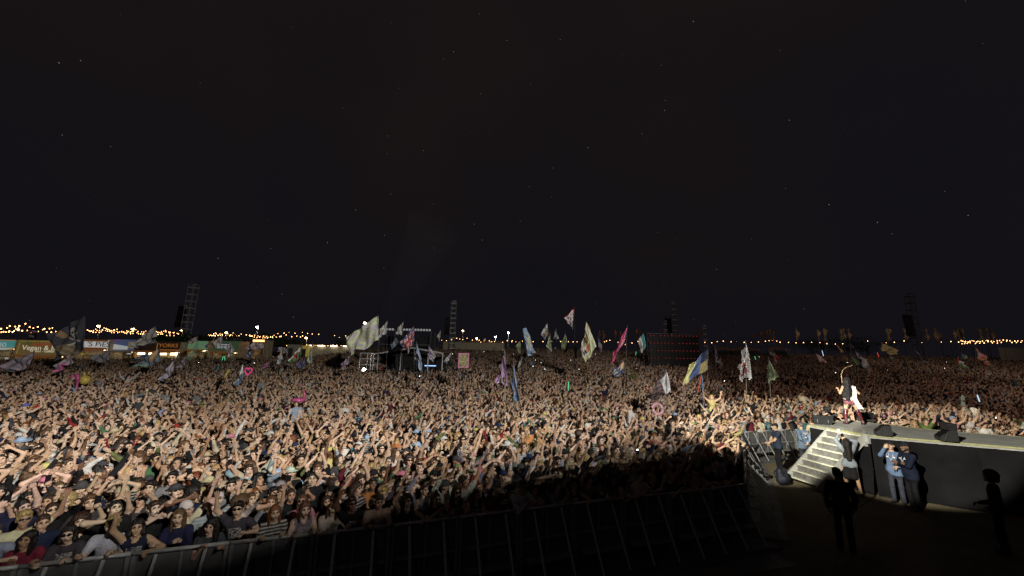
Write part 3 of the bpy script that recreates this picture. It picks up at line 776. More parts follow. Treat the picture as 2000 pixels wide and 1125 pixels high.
# small things on the pit floor
bk = empty('backpack', on(1530, 948, 0), .4); tag(bk, 'black backpack standing on the ground below the stairs', 'backpack')
V, Q, fm = blob([('c', (np.array([-.1, 0, .16]), np.array([-.1, .02, .46]), .13, .11), 'skin'), ('c', (np.array([.1, 0, .16]), np.array([.1, .02, .46]), .13, .11), 'skin'), ('e', (np.array([0, -.13, .22]), np.array([.15, .08, .14])), 'skin')], .03, .05)
M['bag'] = mat('bag_nylon', (.016, .018, .03), .6, 0, .3, 10, .3, 30)
link_obj('bag', mesh('bag', V, Q, [M['bag']]), bk)
for s in (-1, 1): MB().tube([(s * .1, .12, .5), (s * .11, .2, .38), (s * .1, .15, .12)], .02, 6).build('strap', M['bag'], bk)
MB().tube([(-.05, 0, .57), (0, 0, .63), (.05, 0, .57)], .012, 6).build('handle', M['bag'], bk)
cbp = [on(1680, 990, .02), on(1700, 975, .02), on(1712, 966, .02), on(1722, 958, .02), on(1735, 962, .02), on(1716, 968, .02), on(1740, 972, .02)]
tag(MB().tube(cbp, .012, 6).build('floor_cable', M['cable']), 'loose black cable lying on the ground by the runway skirt', 'cable')
tag(MB().tube([on(1516, 925, .02), on(1514, 940, .02), on(1520, 952, .02), on(1530, 957, .02)], .014, 6).build('floor_cable', M['alu_dull']), 'pale cable looping on the ground beside the backpack', 'cable')
M['card'] = mat('white_card', (.7, .71, .74), .6, 0, .05); M['ink'] = mat('black_ink', (.02, .02, .025), .6, noise=0); M['cardblue'] = mat('blue_card', (.12, .2, .45), .6, noise=.1)
sg = empty('notice_card', on(1639, 945, .0) + Vector((.1, .1, 0)), -.55); tag(sg, 'white notice card with round black symbol leaning beside the stairs', 'sign')
MB().box((0, 0, .42), (.24, .012, .46)).build('board', M['card'], sg)
MB().box((0, .012, .12), (.3, .01, .22)).build('blue_board', M['cardblue'], sg)
bb = MB()
for k in range(18):
    a0, a1 = 2 * math.pi * k / 18, 2 * math.pi * (k + 1) / 18
    bb.bar((.07 * math.cos(a0), -.009, .48 + .07 * math.sin(a0)), (.07 * math.cos(a1), -.009, .48 + .07 * math.sin(a1)), .016, .004, up=(0, 1, 0))
bb.bar((-.045, -.009, .44), (.045, -.009, .52), .014, .004, up=(0, 1, 0)); bb.box((0, -.009, .60), (.07, .004, .03))
bb.box((0, -.009, .33), (.15, .004, .012)).box((0, -.009, .29), (.12, .004, .012)).build('symbol', M['ink'], sg)
# paper cups left standing on the barrier plates
M['cup'] = mat('paper_cup', (.55, .42, .27), .7, 0, .15)
for i, (px, py) in enumerate(((912, 1098), (768, 1118), (672, 1128), (1351, 1040))):
    p = on(px, py, .045)
    o = empty('paper_cup', p); tag(o, ['paper cup standing on the tread plate below the middle of the front barrier', 'paper cup on the tread plate near the bottom edge of the frame', 'paper cup cut off by the bottom edge of the frame', 'paper cup on the tread plate below the corner end of the front barrier'][i], 'cup', 'paper cups on the barrier plates')
    MB().lathe([(.03, 0), (.042, .12)], n=12).build('cup_wall', M['cup'], o, smooth=False); MB().lathe([(.044, .118), (.044, .128)], n=12).build('rim', M['card'], o)
# low cable ramps across the pit
M['ramp'] = mat('ramp_metal', (.16, .16, .165), .5, .5, .3, 5)
for i, (a, b) in enumerate((((1190, 1124), (1366, 1096)), ((1412, 1086), (1510, 1071)))):
    pa, pb = on(*a, .06), on(*b, .06)
    r = empty('floor_rail', (pa + pb) / 2); tag(r, ['long thin metal rail on the pit floor nearer the middle', 'short thin metal rail on the pit floor towards the stairs'][i], 'rail', 'metal rails on the pit floor')
    MB().bar(pa - (pa + pb) / 2, pb - (pa + pb) / 2, .05, .05).build('rail', M['ramp'], r); MB().bar(pa - (pa + pb) / 2 + Vector((0, -.35, -.05)), pb - (pa + pb) / 2 + Vector((0, -.35, -.05)), .6, .02).build('floor_board', M['panel'], r)

# unseen black wall added out of view, top edge shaped to shade the pit
M['blocker'] = mat('blocker_black', (.012, .012, .013), .9, 0, .3, 1)
LP = [(-14, 4.6), (-8, 6.2), (-6, 6.7), (-5.4, 7.0), (-4.8, 7.3), (-4.2, 7.8), (-3.5, 8.6), (-2.0, 9.6), (.1, 10.8), (2.9, 12.5), (7.0, 15.3), (10, 17.8), (16, 22)]
EDG = [L0 + (Vector((x, y, 1.55)) - L0) * .2 for x, y in LP]
wd = empty('flood_blocker', (EDG[4].x, EDG[4].y, 0)); tag(wd, 'unseen black wall added to keep the floodlight off the pit', 'drape'); o_ = wd.location
V = []
for e in EDG: V += [(e.x - o_.x, e.y - o_.y, 0.0), (e.x - o_.x, e.y - o_.y, e.z)]
nE = len(EDG); V += [(x + .05, y - .05, z) for x, y, z in V]
Fw = []
for i in range(nE - 1):
    a = 2 * i; b = 2 * nE + 2 * i
    Fw += [(a, a + 2, a + 3, a + 1), (b, b + 1, b + 3, b + 2), (a + 1, a + 3, b + 3, b + 1)]
link_obj('blocker_wall', mesh('blocker_wall', V, Fw, [M['blocker']], None, False), wd)
for e in EDG[::2]: MB().tube([(e.x - o_.x + .12, e.y - o_.y - .12, 0), (e.x - o_.x + .12, e.y - o_.y - .12, e.z - .05)], .06, 6).build('pole', M['trussd'], wd)

# ------------------------------------------------------------------ people
SKINS = [(.58, .41, .30), (.54, .36, .25), (.50, .33, .22), (.60, .44, .34), (.46, .28, .175), (.56, .385, .275), (.34, .195, .12), (.17, .088, .052)]
SKIN_W = np.array([.2, .2, .16, .12, .1, .12, .06, .04])
HAIRC = {'black': (.014, .011, .010), 'dark brown': (.040, .022, .013), 'brown': (.10, .052, .025), 'auburn': (.15, .05, .018), 'blond': (.38, .25, .11), 'grey': (.32, .31, .30)}
HAIR_W = np.array([.30, .30, .19, .05, .12, .04])
TOPC = {'black': (.014, .014, .016), 'white': (.52, .51, .49), 'navy': (.018, .022, .05), 'grey': (.20, .20, .205), 'olive': (.10, .115, .045), 'red': (.24, .028, .03), 'pale blue': (.24, .31, .41), 'cream': (.56, .49, .36), 'green': (.07, .16, .08), 'pink': (.46, .20, .26), 'orange': (.45, .17, .05), 'yellow': (.46, .40, .16), 'teal': (.06, .19, .21), 'charcoal': (.05, .05, .055), 'maroon': (.14, .02, .035)}
TOP_W = np.array([.30, .17, .09, .08, .05, .025, .05, .06, .02, .02, .015, .012, .015, .12, .03])
HATC = {'black': (.015, .015, .017), 'charcoal': (.05,.05,.055), 'white': (.5, .5, .48), 'navy': (.02, .03, .08), 'beige': (.45, .37, .24), 'pink': (.5, .2, .28), 'green': (.13, .22, .10), 'red': (.4, .03, .03), 'pale blue': (.28, .38, .52), 'yellow': (.5, .45, .16)}
HAT_W = np.array([.22, .13, .13, .11, .16, .05, .06, .04, .06, .04])
BOTC = [(.015, .015, .018), (.03, .04, .08), (.08, .1, .16), (.2, .17, .12), (.05, .05, .05)]
def pick(d, w, rng):
    k = list(d); return k[rng.choice(len(k), p=w / w.sum())]
BODY = {}
def body(pose_name, female, sleeve, lod=0, **kw):
    key = (pose_name, female, sleeve, lod, tuple(sorted((k, str(v)) for k, v in kw.items())))
    if key not in BODY:
        g = person_geo(pose_name, female, sleeve, lod=lod, **kw)
        BODY[key] = (compact('body', *g[:3]), Matrix(g[3].tolist()), g[4], g)
    return BODY[key]
def paint(o, c):
    for k, v in c.items(): o[k] = v
def make_person(label, pose_name, loc, rz, cols, hair, female=False, sleeve='tee', scale=1.0, group=None, extras=(), tilt=(0, 0), hairparts=None, lod=0, hh=.011, **kw):
    me, HM, wr, g = body(pose_name, female, sleeve, lod, **kw)
    o = link_obj('person', me); o.location = loc; o.rotation_euler = (tilt[0], tilt[1], rz); o.scale = (scale,) * 3
    tag(o, label, 'person', group); paint(o, cols)
    if group is None: o['plain'] = 1.0
    for st_ in (hair,) + tuple(extras):
        if st_ is None: continue
        nm = {'cap': 'cap', 'bucket': 'bucket_hat', 'wide_hat': 'wide_hat', 'beanie': 'beanie', 'glasses': 'sunglasses'}.get(st_, 'hair')
        h = link_obj(nm, hair_me(st_, hh), o, HM); paint(h, cols)
    return o
def hand_point(o, key, side, extra=.09):
    """world position of the palm of a person"""
    me, HM, wr, g = key
    E, T = wr[side]; d = unit(T - E)
    return o.matrix_basis @ Vector(T + d * extra)

M['phone'] = mat('phone_body', (.01, .01, .012), .3, noise=0)
M['screen'] = mat('phone_screen', (.02, .02, .02), .3, noise=0, emit=(.8, .88, 1.0), estr=1.6)
M['torch'] = mat('phone_torch', (.8, .8, .8), .3, noise=0, emit=(1, .96, .9), estr=14.0)
def phone(loc, rz, label, group=None, tilt=.2, back=False, torch=False, big=1.0):
    r = empty('phone', loc, rz); r.rotation_euler = (tilt, 0, rz); tag(r, label, 'phone', group)
    MB().box((0, 0, 0), (.075 * big, .009, .15 * big)).build('phone_body', M['phone'], r)
    MB().box((0, .0057 * (1 if not back else -1), 0), (.068 * big, .002, .14 * big)).build('screen', M['screen'], r)
    if torch: MB().lathe([(.006, 0), (.016, .004), (.016, .006)], n=8).build('torch', M['torch'], r, Matrix.Translation((.0, -.006, .05)) @ Matrix.Rotation(math.pi / 2, 4, 'X'))
    return r

# rows of individuals behind the front barrier
fem_pose = ['both_up', 'one_up', 'one_up_b', 'point', 'phone', 'clap', 'wave', 'both_wide', 'heart', 'shade_eyes', 'down', 'down_b', 'cheer', 'shout', 'fist_up', 'phone_high', 'point_b']
COMBOS = []
slv = ['tee', 'tank', 'tee', 'long', 'tank', 'tee']
for i, p in enumerate(fem_pose):
    if p in ('clap', 'shade_eyes', 'shout'): COMBOS.append((p, i % 2 == 0, 'tee')); continue
    COMBOS.append((p, True, slv[(i * 2 + 1) % 6])); COMBOS.append((p, False, slv[(i * 3) % 6] if slv[(i * 3) % 6] != 'tank' or i % 3 == 0 else 'tee'))
RAILS = [('rail', True, 'tank'), ('rail', False, 'tee'), ('rail_b', True, 'tee'), ('rail_b', False, 'long'), ('rail_up', True, 'tank'), ('rail_up', False, 'tee'), ('down', True, 'tank'), ('clap', True, 'tee'), ('one_up', False, 'tee'), ('rail', True, 'long')]
POSE_TXT = {'both_up': 'both arms raised', 'one_up': 'one arm raised', 'one_up_b': 'one arm high', 'point': 'pointing forward', 'point_b': 'pointing ahead', 'phone': 'filming with phone', 'phone_high': 'phone held high', 'clap': 'hands before face', 'fist_up': 'fist raised', 'wave': 'waving', 'both_wide': 'arms spread high', 'heart': 'hands joined overhead', 'shade_eyes': 'hand shading eyes', 'down': 'arms down', 'down_b': 'arms lowered', 'cheer': 'cheering', 'shout': 'hand at mouth', 'rail': 'both hands on rail', 'rail_b': 'leaning over rail', 'rail_up': 'hand up over rail'}
HAIR_TXT = {'short': 'short {c} hair', 'crop': 'cropped {c} hair', 'long': 'long {c} hair', 'bob': '{c} bob', 'wavy': 'wavy {c} hair', 'curly': 'curly {c} hair', 'afro': 'big {c} afro', 'bun': '{c} hair bun', 'ponytail': '{c} ponytail', 'cap': '{h} cap', 'bucket': '{h} bucket hat', 'wide_hat': 'wide {h} hat', 'beanie': '{h} beanie'}
F_H = (['long', 'wavy', 'bob', 'bun', 'ponytail', 'curly', 'cap', 'bucket', 'afro', 'wide_hat'], np.array([.3, .2, .12, .1, .1, .06, .04, .04, .02, .02]))
M_H = (['short', 'crop', 'curly', 'cap', 'bucket', 'beanie', 'wide_hat', 'wavy'], np.array([.38, .16, .12, .16, .08, .04, .03, .03]))
SLV_TXT = {'tee': 't-shirt', 'tank': 'vest top', 'long': 'long-sleeved top'}
rngp = np.random.default_rng(5)
def rand_cols(rng):
    hc = pick(HAIRC, HAIR_W, rng); tcn = pick(TOPC, TOP_W, rng); hk = list(HATC); hn = hk[rng.choice(len(hk), p=HAT_W / HAT_W.sum())]
    sk = SKINS[rng.choice(len(SKINS), p=SKIN_W / SKIN_W.sum())]
    j = lambda c, a=.12: tuple(float(min(1, max(0, x * (1 + rng.uniform(-a, a))))) for x in c)
    if sk[0] < .3: hc = 'black'
    return dict(skin_col=j(sk, .06), hair_col=j(HAIRC[hc]), top_col=j(TOPC[tcn]), bot_col=j(BOTC[rng.integers(5)]), hat_col=j(HATC[hn])), hc, tcn, hn
used = set(); NPEOPLE = 0; ROWS = 0; ROW_D = []
FP, FT = resample(FRONT, .02)
FN = np.gradient(FP, axis=0); FN = np.stack([-FN[:, 1], FN[:, 0]], -1); FN /= np.linalg.norm(FN, axis=1)[:, None]
for row in range(12):
    dd = .36 + .385 * row
    if NPEOPLE > 262: break
    ROWS = row + 1; ROW_D.append(dd)
    s = .2 + (row % 2) * .25; idx = 0; pend = []
    while s < FT[-1] + 2.5:
        k = min(len(FP) - 1, int(s / .02)); ex = max(0, s - FT[-1])
        tang = np.array([FN[k][1], -FN[k][0]])
        p = FP[k] + FN[k] * (dd + rngp.uniform(-.08, .08)) + tang * (ex + rngp.uniform(-.06, .06))
        s += .415 + rngp.uniform(-.04, .05)
        if p[1] < np.interp(p[0], LX, LY) + .15 or dist_line(p[0], p[1], LINE) < .28: continue
        q = project((p[0], p[1], 1.5))
        if q is None or q[0] < -25 or q[1] > 1165: continue
        pend.append(p)
    for i, p in enumerate(pend):
        cols, hc, tcn, hn = rand_cols(rngp)
        cb = RAILS[rngp.integers(len(RAILS))] if row == 0 else COMBOS[rngp.integers(len(COMBOS))]
        pb, fe, sl = cb; pn = pb if row == 0 or rngp.random() < .5 else jitter_pose(pb, 0, rngp)
        hs = F_H if fe else M_H
        hr = hs[0][rngp.choice(len(hs[0]), p=hs[1] / hs[1].sum())]
        gl = rngp.random() < .12
        ht = HAIR_TXT[hr].format(c=hc, h=hn)
        lab = f'{ht}, {tcn} {SLV_TXT[sl]}, {POSE_TXT[pb]}, {"rail row" if row == 0 else ordw(row) + " row"}, {ordw(len(pend) - 1 - i)} from stairs'
        rz = facing((12 - p[0]) * .8 + rngp.normal(0, 2.5), -p[1] - 2) + rngp.normal(0, .15)
        if row == 0: t_ = FN[min(len(FP) - 1, np.argmin(np.hypot(*(FP - p).T)))]; rz = facing(-t_[0], -t_[1]) + rngp.uniform(-.1, .3)
        sc_ = rngp.uniform(.86, .94) if fe else rngp.uniform(.91, 1.0)
        o = make_person(lab, pn, (float(p[0]), float(p[1]), 0.0 if row else 0.0), float(rz), cols, hr, fe, sl, float(sc_), 'people in the front rows of the crowd', ('glasses',) if gl else (), (float(rngp.uniform(-.05, .05)), float(rngp.uniform(-.05, .05))), mouth=[.2, .8][(len(pb) + fe) % 2])
        NPEOPLE += 1
        if pb in ('phone', 'phone_high'):
            key = body(pn, fe, sl, 0, mouth=[.2, .8][(len(pb) + fe) % 2])
            hp_ = hand_point(o, key, 1, .10)
            phone(hp_ + Vector((0, 0, .04)), rz, f'black phone held by {ht}, {"rail row" if row == 0 else ordw(row) + " row"}, {ordw(len(pend) - 1 - i)} from stairs', 'phones held up in the front rows', tilt=.1)
IND_D = ROW_D[-1] + .25
print('individual people', NPEOPLE, 'rows', ROWS)

# --- people riding on shoulders in the near crowd
def col(**k):
    d = dict(skin_col=SKINS[1], hair_col=HAIRC['dark brown'], top_col=TOPC['black'], bot_col=BOTC[0], hat_col=HATC['black']); d.update(k); return d
pose('arms_fwd', (0.1, -0.40, 0.15), (0.22, -0.30, 0.25), 'open', 'open', head=(-.1, 0, 0))
for (px, py, Y, lab, hr, hc, tcn, fe, away, pn) in (
    (826, 873, 13.2, 'woman-size rider in white vest seen from behind above the crowd', 'long', 'black', 'white', True, True, 'down'),
    (876, 880, 12.0, 'rider with long blond hair and black top seen from behind above the crowd', 'wavy', 'blond', 'black', True, True, 'one_up_b'),
    (50, 800, 15.5, 'rider in white vest and shiny blue hat waving above the crowd', 'bucket', 'dark brown', 'white', False, False, 'wave'),
    (525, 870, 13.0, 'dark-skinned rider in navy vest with arms above head over the crowd', 'crop', 'black', 'navy', False, False, 'heart'),
    (1232, 800, 17.5, 'rider in white vest reaching forward above the dim crowd', 'short', 'dark brown', 'white', False, False, 'arms_fwd'),
    (1390, 780, 20.5, 'rider in yellow top with arms spread above the lit crowd', 'long', 'blond', 'yellow', True, False, 'both_wide')):
    p = at(px, py, Y); c = col(hair_col=HAIRC[hc], top_col=TOPC[tcn], hat_col=(.12, .14, .4))
    if 'dark-skinned' in lab: c['skin_col'] = SKINS[7]
    lab = lab.replace('woman-size ', '').replace('dark-skinned ', '')
    make_person(lab, pn, (p.x, p.y, p.z - 1.50), facing(.2, 1) if away else facing(-p.x * .5, -p.y), c, hr, fe, 'tank', 1.0, None)

# --- performer on the runway
pose('performer', (0.10, -0.18, -0.10), (0.16, -0.16, -0.14), 'grip', 'grip', head=(-.1, -.1, 0), el=(.55, .25, -1), er=(.6, .25, -1))
LPp = {('k', -1): (-.22, -.04, .52), ('a', -1): (-.33, .0, .13), ('t', -1): (-.36, -.13, .035), ('k', 1): (.17, -.02, .52), ('a', 1): (.22, .02, .13), ('t', 1): (.24, -.11, .035)}
cp = col(skin_col=(.50, .31, .21), hair_col=(.020, .018, .020), top_col=(.62, .61, .60), bot_col=(.20, .06, .085))
fw = on(1666, 829, DECK)
perf = make_person('performer seen from behind with waist-long curly black hair, white sash and red boots', 'performer', (fw.x, fw.y, DECK), facing(.22, 1) + math.pi * 0, cp, 'performer', True, 'tank', 1.04, skirt=.03, legpose=LPp)
M['boot'] = mat('red_leather', (.085, .014, .02), .28, 0, .3, 9, .3, 18, .6); M['sock'] = mat('grey_sock', (.10, .10, .115), .9); M['sash'] = mat('white_satin', (.75, .74, .72), .5, 0, .1, 5, .4, 8)
M['plaid'] = mat('plaid_cloth', (.24, .09, .11), .8, 0, .6, 40)
for s in (-1, 1):
    k_, a_, t_ = (np.array(LPp[(q, s)]) for q in 'kat')
    up = a_ + (k_ - a_) * .92
    V, Q, fm = blob([('c', (up, a_ + (k_ - a_) * .6, .072, .066), 'skin'), ('c', (a_ + (k_ - a_) * .6, a_, .066, .048), 'skin'), ('c', (a_ + np.array([0, .03, -.05]), t_, .044, .036), 'skin'), ('c', (a_ + np.array([0, .05, -.04]), a_ + np.array([0, .06, -.125]), .022, .012), 'skin')], .018, .025)
    link_obj('boot', mesh('boot', V, Q, [M['boot']]), perf)
    V, Q, fm = blob([('c', (up, up + (k_ - a_) * .16, .066, .068), 'skin')], .018, .02)
    link_obj('sock', mesh('sock', V, Q, [M['sock']]), perf)
def cloth_strip(pts, w0, w1, thick=.012, fold=.02):
    V = []; F = []; n = len(pts); mW = 7
    for i, p in enumerate(pts):
        t = i / (n - 1); w = w0 + (w1 - w0) * t
        for j in range(mW):
            u = j / (mW - 1) - .5
            V.append((p[0] + u * w, p[1] + fold * math.sin(u * 14 + i * .5), p[2]))
    N = len(V); V += [(x, y + thick, z) for x, y, z in V]
    for i in range(n - 1):
        for j in range(mW - 1):
            a = i * mW + j; F.append((a, a + 1, a + mW + 1, a + mW)); F.append((N + a, N + a + mW, N + a + mW + 1, N + a + 1))
    return V, F
V, F = cloth_strip([(-.115, .13, 1.40), (-.12, .15, 1.25), (-.10, .15, 1.1), (-.06, .17, .98), (-.10, .18, .86), (-.17, .17, .72), (-.26, .15, .58)], .15, .16)
V = [(x, y, z) for x, y, z in V]
link_obj('sash', mesh('sash', V, F, [M['sash']]), perf)
V, Q, fm = blob([('c', (np.array([-.06, .01, .90]), np.array([-.09, .0, .80]), .128, .12, .95), 'skin'), ('c', (np.array([.06, .01, .90]), np.array([.08, .0, .80]), .128, .12, .95), 'skin')], .02, .03)
keep = V[Q].mean(1)[:, 2] > .74
link_obj('plaid_shorts', mesh('plaid_shorts', V, Q[keep], [M['plaid']]), perf)
mw_ = MB().tube([(0.0, -.2, 1.33), (0, -.22, 1.45)], .014, 8).lathe([(.012, 1.44), (.028, 1.47), (.028, 1.50), (.01, 1.53)], (0, -.22, 0)).build('microphone', M['blackbox']); 
mw_.location = perf.location; mw_.rotation_euler = perf.rotation_euler; tag(mw_, 'black microphone held by the performer', 'microphone')
wb = [at(1643, 731, fw.y + .2), at(1646, 723, fw.y + .25), at(1652, 718, fw.y + .3), at(1659, 715.5, fw.y + .35), at(1665, 713, fw.y + .4)]
M['wand'] = mat('pale_ribbon', (.62, .42, .26), .5, 0, .2)
tag(MB().tube([fw + Vector((-.12, .1, 1.55)), wb[0] + Vector((0, 0, -.1))] + wb, .010, 6).build('ribbon_wand', M['wand']), 'thin pale curved ribbon wand rising above the head of the performer', 'wand')

# --- staff in the pit
pose('film_up', (-0.02, -0.34, 0.36), (-0.10, -0.20, 0.28), 'grip', 'grip', head=(-.10, .0, 0))
pose('clasped', (-0.20, -0.30, -0.36), (-0.20, -0.30, -0.38), 'relaxed', 'relaxed', head=(0, .0, 0), el=(1, .4, -.3), er=(1, .4, -.3))
pose('hands_back', (-0.13, 0.16, -0.40), (-0.13, 0.16, -0.40), 'relaxed', 'relaxed', head=(-.05, 0, 0), el=(1, .4, -.2), er=(1, .4, -.2))
pose('hand_brow', (-.05, -.22, -.33), (-0.10, -0.22, 0.17), 'relaxed', 'relaxed', head=(-.2, .1, 0), er=(.5, -.2, -1))
pw = on(1667, 968, 0)
LPw = {('k', -1): (-.16, -.03, .50), ('a', -1): (-.21, .0, .085), ('k', 1): (.13, -.04, .5), ('a', 1): (.15, .03, .085)}
wom = make_person('person in grey denim jacket and black shorts filming the performer, seen from behind', 'film_up', (pw.x, pw.y, 0), facing(.45, .9), col(hair_col=HAIRC['black'], top_col=(.24, .27, .32), bot_col=(.014, .014, .016), skin_col=SKINS[4]), 'long_back', True, 'long', 1.0, skirt=.34, legpose=LPw, bulk=1.12)
hp_ = hand_point(wom, body('film_up', True, 'long', 0, skirt=.34, legpose=LPw, bulk=1.12), 1, .11)
phone(hp_ + Vector((0, 0, .05)), facing(.45, .9), 'black phone with lit screen raised above the stairs by the denim jacket', tilt=.15, big=1.15)
def guard(px, py, lab, pn, dx, dy, hair, sleeve, cc, sc_=1.04, **kw):
    p = on(px, py, 0)
    return make_person(lab, pn, (p.x, p.y, 0), facing(dx, dy), cc, hair, False, sleeve, sc_, None, **kw)
g1 = guard(1524, 924, 'security guard in navy t-shirt and black cap by the lit barrier', 'clasped', -.9, .15, 'cap', 'tee', col(top_col=(.035, .048, .09), bot_col=(.012, .012, .014), hat_col=(.02, .02, .024)), 1.06, bulk=1.12)
M['hivis'] = mat('orange_tag', (.75, .14, .03), .5, noise=0)
MB().box((-.16, .06, .62), (.03, .02, .22)).build('orange_strap', M['hivis'], g1)
g2 = guard(1574, 918, 'security guard in pale blue shirt facing away beside the stairs', 'hands_back', -.25, 1, 'crop', 'long', col(top_col=(.17, .235, .35), bot_col=(.05, .05, .06), hair_col=(.12, .1, .09)), 1.05, bulk=1.12, long_shirt=True)
lt_ = MB()
for k, (w, z) in enumerate(((.20, 1.36), (.24, 1.325), (.08, 1.29), (.11, 1.20))):
    n = max(2, int(w / .03))
    for q in range(n): lt_.box((-w / 2 + (q + .5) * w / n, .152 + (.0 if z > 1.25 else -.004), z), (w / n * .72, .006, .02 if k < 3 else .045))
lt_.build('back_print', M['card'], g2)
g3 = guard(1757, 984, 'security guard in pale blue shirt and cap looking up by the runway skirt', 'hand_brow', -.75, -.45, 'cap', 'long', col(top_col=(.13, .19, .32), bot_col=(.045, .05, .07), hat_col=(.02, .02, .024)), 1.03, long_shirt=True)
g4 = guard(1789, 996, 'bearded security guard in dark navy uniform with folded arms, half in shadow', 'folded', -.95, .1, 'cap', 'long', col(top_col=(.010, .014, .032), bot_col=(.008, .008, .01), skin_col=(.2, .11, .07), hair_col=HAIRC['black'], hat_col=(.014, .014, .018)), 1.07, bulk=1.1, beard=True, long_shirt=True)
for g, yy in ((g3, -.135), (g4, -.14)):
    for s in (-1, 1): MB().box((s * .075, yy, 1.30), (.05, .006, .035)).build('badge', M['card'], g)
    for s in (-1, 1): MB().tube([(s * .05, -.05, 1.45), (s * .045, -.135, 1.3), (0, -.15, 1.2)], .004, 5).build('lanyard', M['card'], g)
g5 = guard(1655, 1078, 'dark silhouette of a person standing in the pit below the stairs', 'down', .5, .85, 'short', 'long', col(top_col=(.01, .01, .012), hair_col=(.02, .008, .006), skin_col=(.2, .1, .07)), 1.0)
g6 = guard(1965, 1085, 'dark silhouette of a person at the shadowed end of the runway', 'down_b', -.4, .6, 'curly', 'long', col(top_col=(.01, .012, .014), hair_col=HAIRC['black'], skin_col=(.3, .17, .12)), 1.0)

# --- camera crew and near people by the lit barrier and the runway
pose('shoulder_cam', (0.0, -0.26, 0.10), (-0.06, -0.34, 0.14), 'grip', 'grip', head=(-.1, .0, .1))
def near(px, py, Y, lab, pn, hair, cc, fe=False, sl='tee', away=False, dz=0, **kw):
    p = at(px, py, Y); base = p.z - 1.62
    return make_person(lab, pn, (p.x, p.y, base), facing(.3, 1) if away else facing(-p.x * .2 + 1.0, -p.y + 6), cc, hair, fe, sl, 1.0, None, lod=0, **kw)
cm = near(1618, 799, 19.0, 'camera operator in charcoal t-shirt shooting from behind the runway tip', 'shoulder_cam', 'short', col(top_col=(.05, .05, .055)))
c0 = cm.location + Vector((-.28, -.22, 1.62))
vc = empty('video_camera', c0, -.5); tag(vc, 'black video camera on the shoulder of the camera operator', 'camera')
MB().box((0, 0, 0), (.16, .42, .2)).build('camera_body', M['blackbox'], vc); MB().lathe([(.05, 0), (.05, .14), (.07, .2)], n=14).build('lens', M['grille'], vc, Matrix.Translation((0, -.2, 0)) @ Matrix.Rotation(math.pi / 2, 4, 'X'))
MB().box((.11, -.05, .08), (.08, .12, .07)).build('viewfinder', M['blackbox'], vc); MB().tube([(0, -.12, .1), (0, -.1, .17), (0, .1, .17), (0, .12, .1)], .014, 6).build('handle', M['blackbox'], vc)
near(1540, 807, 19.9, 'person in grey t-shirt and sunglasses gazing up beside the lit barrier', 'rail', 'short', col(top_col=(.06, .065, .075), hair_col=HAIRC['black']), sl='tee', extras=('glasses',))
near(1497, 803, 20.0, 'person in white t-shirt with red print raising an arm by the lit barrier', 'one_up', 'short', col(top_col=(.66, .65, .63)), away=False)
near(1463, 812, 19.4, 'person in maroon top and dark cap shading eyes by the lit barrier', 'shade_eyes', 'cap', col(top_col=TOPC['maroon']))
near(1452, 806, 20.4, 'person in olive top holding a phone behind the lit barrier', 'phone', 'short', col(top_col=TOPC['olive']))
near(1516, 806, 20.6, 'person in olive t-shirt with raised arm behind the lit barrier', 'both_up', 'short', col(top_col=TOPC['olive']))
near(1563, 806, 20.5, 'person with grey hair and white shirt pointing up behind the lit barrier', 'fist_up', 'short', col(top_col=TOPC['white'], hair_col=HAIRC['grey']), True)
near(1585, 822, 18.3, 'person in pale shirt crouched at the tip of the runway', 'down', 'short', col(top_col=TOPC['cream'], hair_col=HAIRC['auburn']), True)
near(1807, 822, 17.0, 'person in olive t-shirt with camera strap at the far runway edge', 'both_up', 'short', col(top_col=(.14, .19, .06)), True)
near(1785, 826, 17.4, 'person with blond hair gazing up at the far runway edge', 'down_b', 'long', col(hair_col=HAIRC['blond'], top_col=TOPC['olive']), True)
near(1765, 819, 17.9, 'camera operator in black hat at the far runway edge', 'shoulder_cam', 'bucket', col(hat_col=HATC['black'], top_col=(.1, .13, .05)), True)
near(1840, 812, 17.6, 'person in navy shirt reaching over the far runway edge', 'cheer', 'cap', col(top_col=TOPC['navy'], hat_col=(.12, .3, .2)), sl='long')
near(1919, 828, 16.2, 'person in white t-shirt and dark cap leaning on the far runway edge', 'point', 'cap', col(top_col=(.68, .67, .64), hat_col=(.12, .03, .05)))
near(1890, 815, 17.2, 'person in white vest stretching both arms over the runway edge', 'both_up', 'bun', col(top_col=TOPC['white']), True, 'tank')
near(1860, 818, 17.0, 'person in pink top with arms spread at the far runway edge', 'both_wide', 'cap', col(top_col=TOPC['pink'], hat_col=HATC['pale blue']), True, 'tank')

# ------------------------------------------------------------------ the crowd behind: too many to count
lib = bpy.data.collections.new('crowd_library')
def variant(name, pn, fe, sl, hr, glass, lod, hh, **kw):
    g = person_geo(jitter_pose(pn, 10 + int(rngv.integers(1000)), rngv), fe, sl, lod=lod, bulk=float(rngv.uniform(.92, 1.14)), **kw)
    V, Q, fm = g[:3]
    for st_ in [hr] + (['glasses'] if glass else []):
        hv, hq, hm = hair_geo(st_, hh)
        hv = (g[3][:3, :3] @ hv.T).T + g[3][:3, 3]
        Q = np.concatenate([Q, hq + len(V)]); V = np.concatenate([V, hv]); fm = np.concatenate([fm, hm])
    lib.objects.link(bpy.data.objects.new(name, compact(name, V, Q, fm)))
rngv = np.random.default_rng(21)
raised = ['both_up', 'one_up', 'one_up_b', 'point', 'fist_up', 'wave', 'both_wide', 'cheer', 'phone', 'heart', 'phone_high', 'point_b', 'one_up', 'both_up', 'clap', 'shade_eyes']
calm = ['down', 'down_b', 'shout', 'clap', 'down', 'down_b', 'folded', 'down']
N1 = N2 = 0
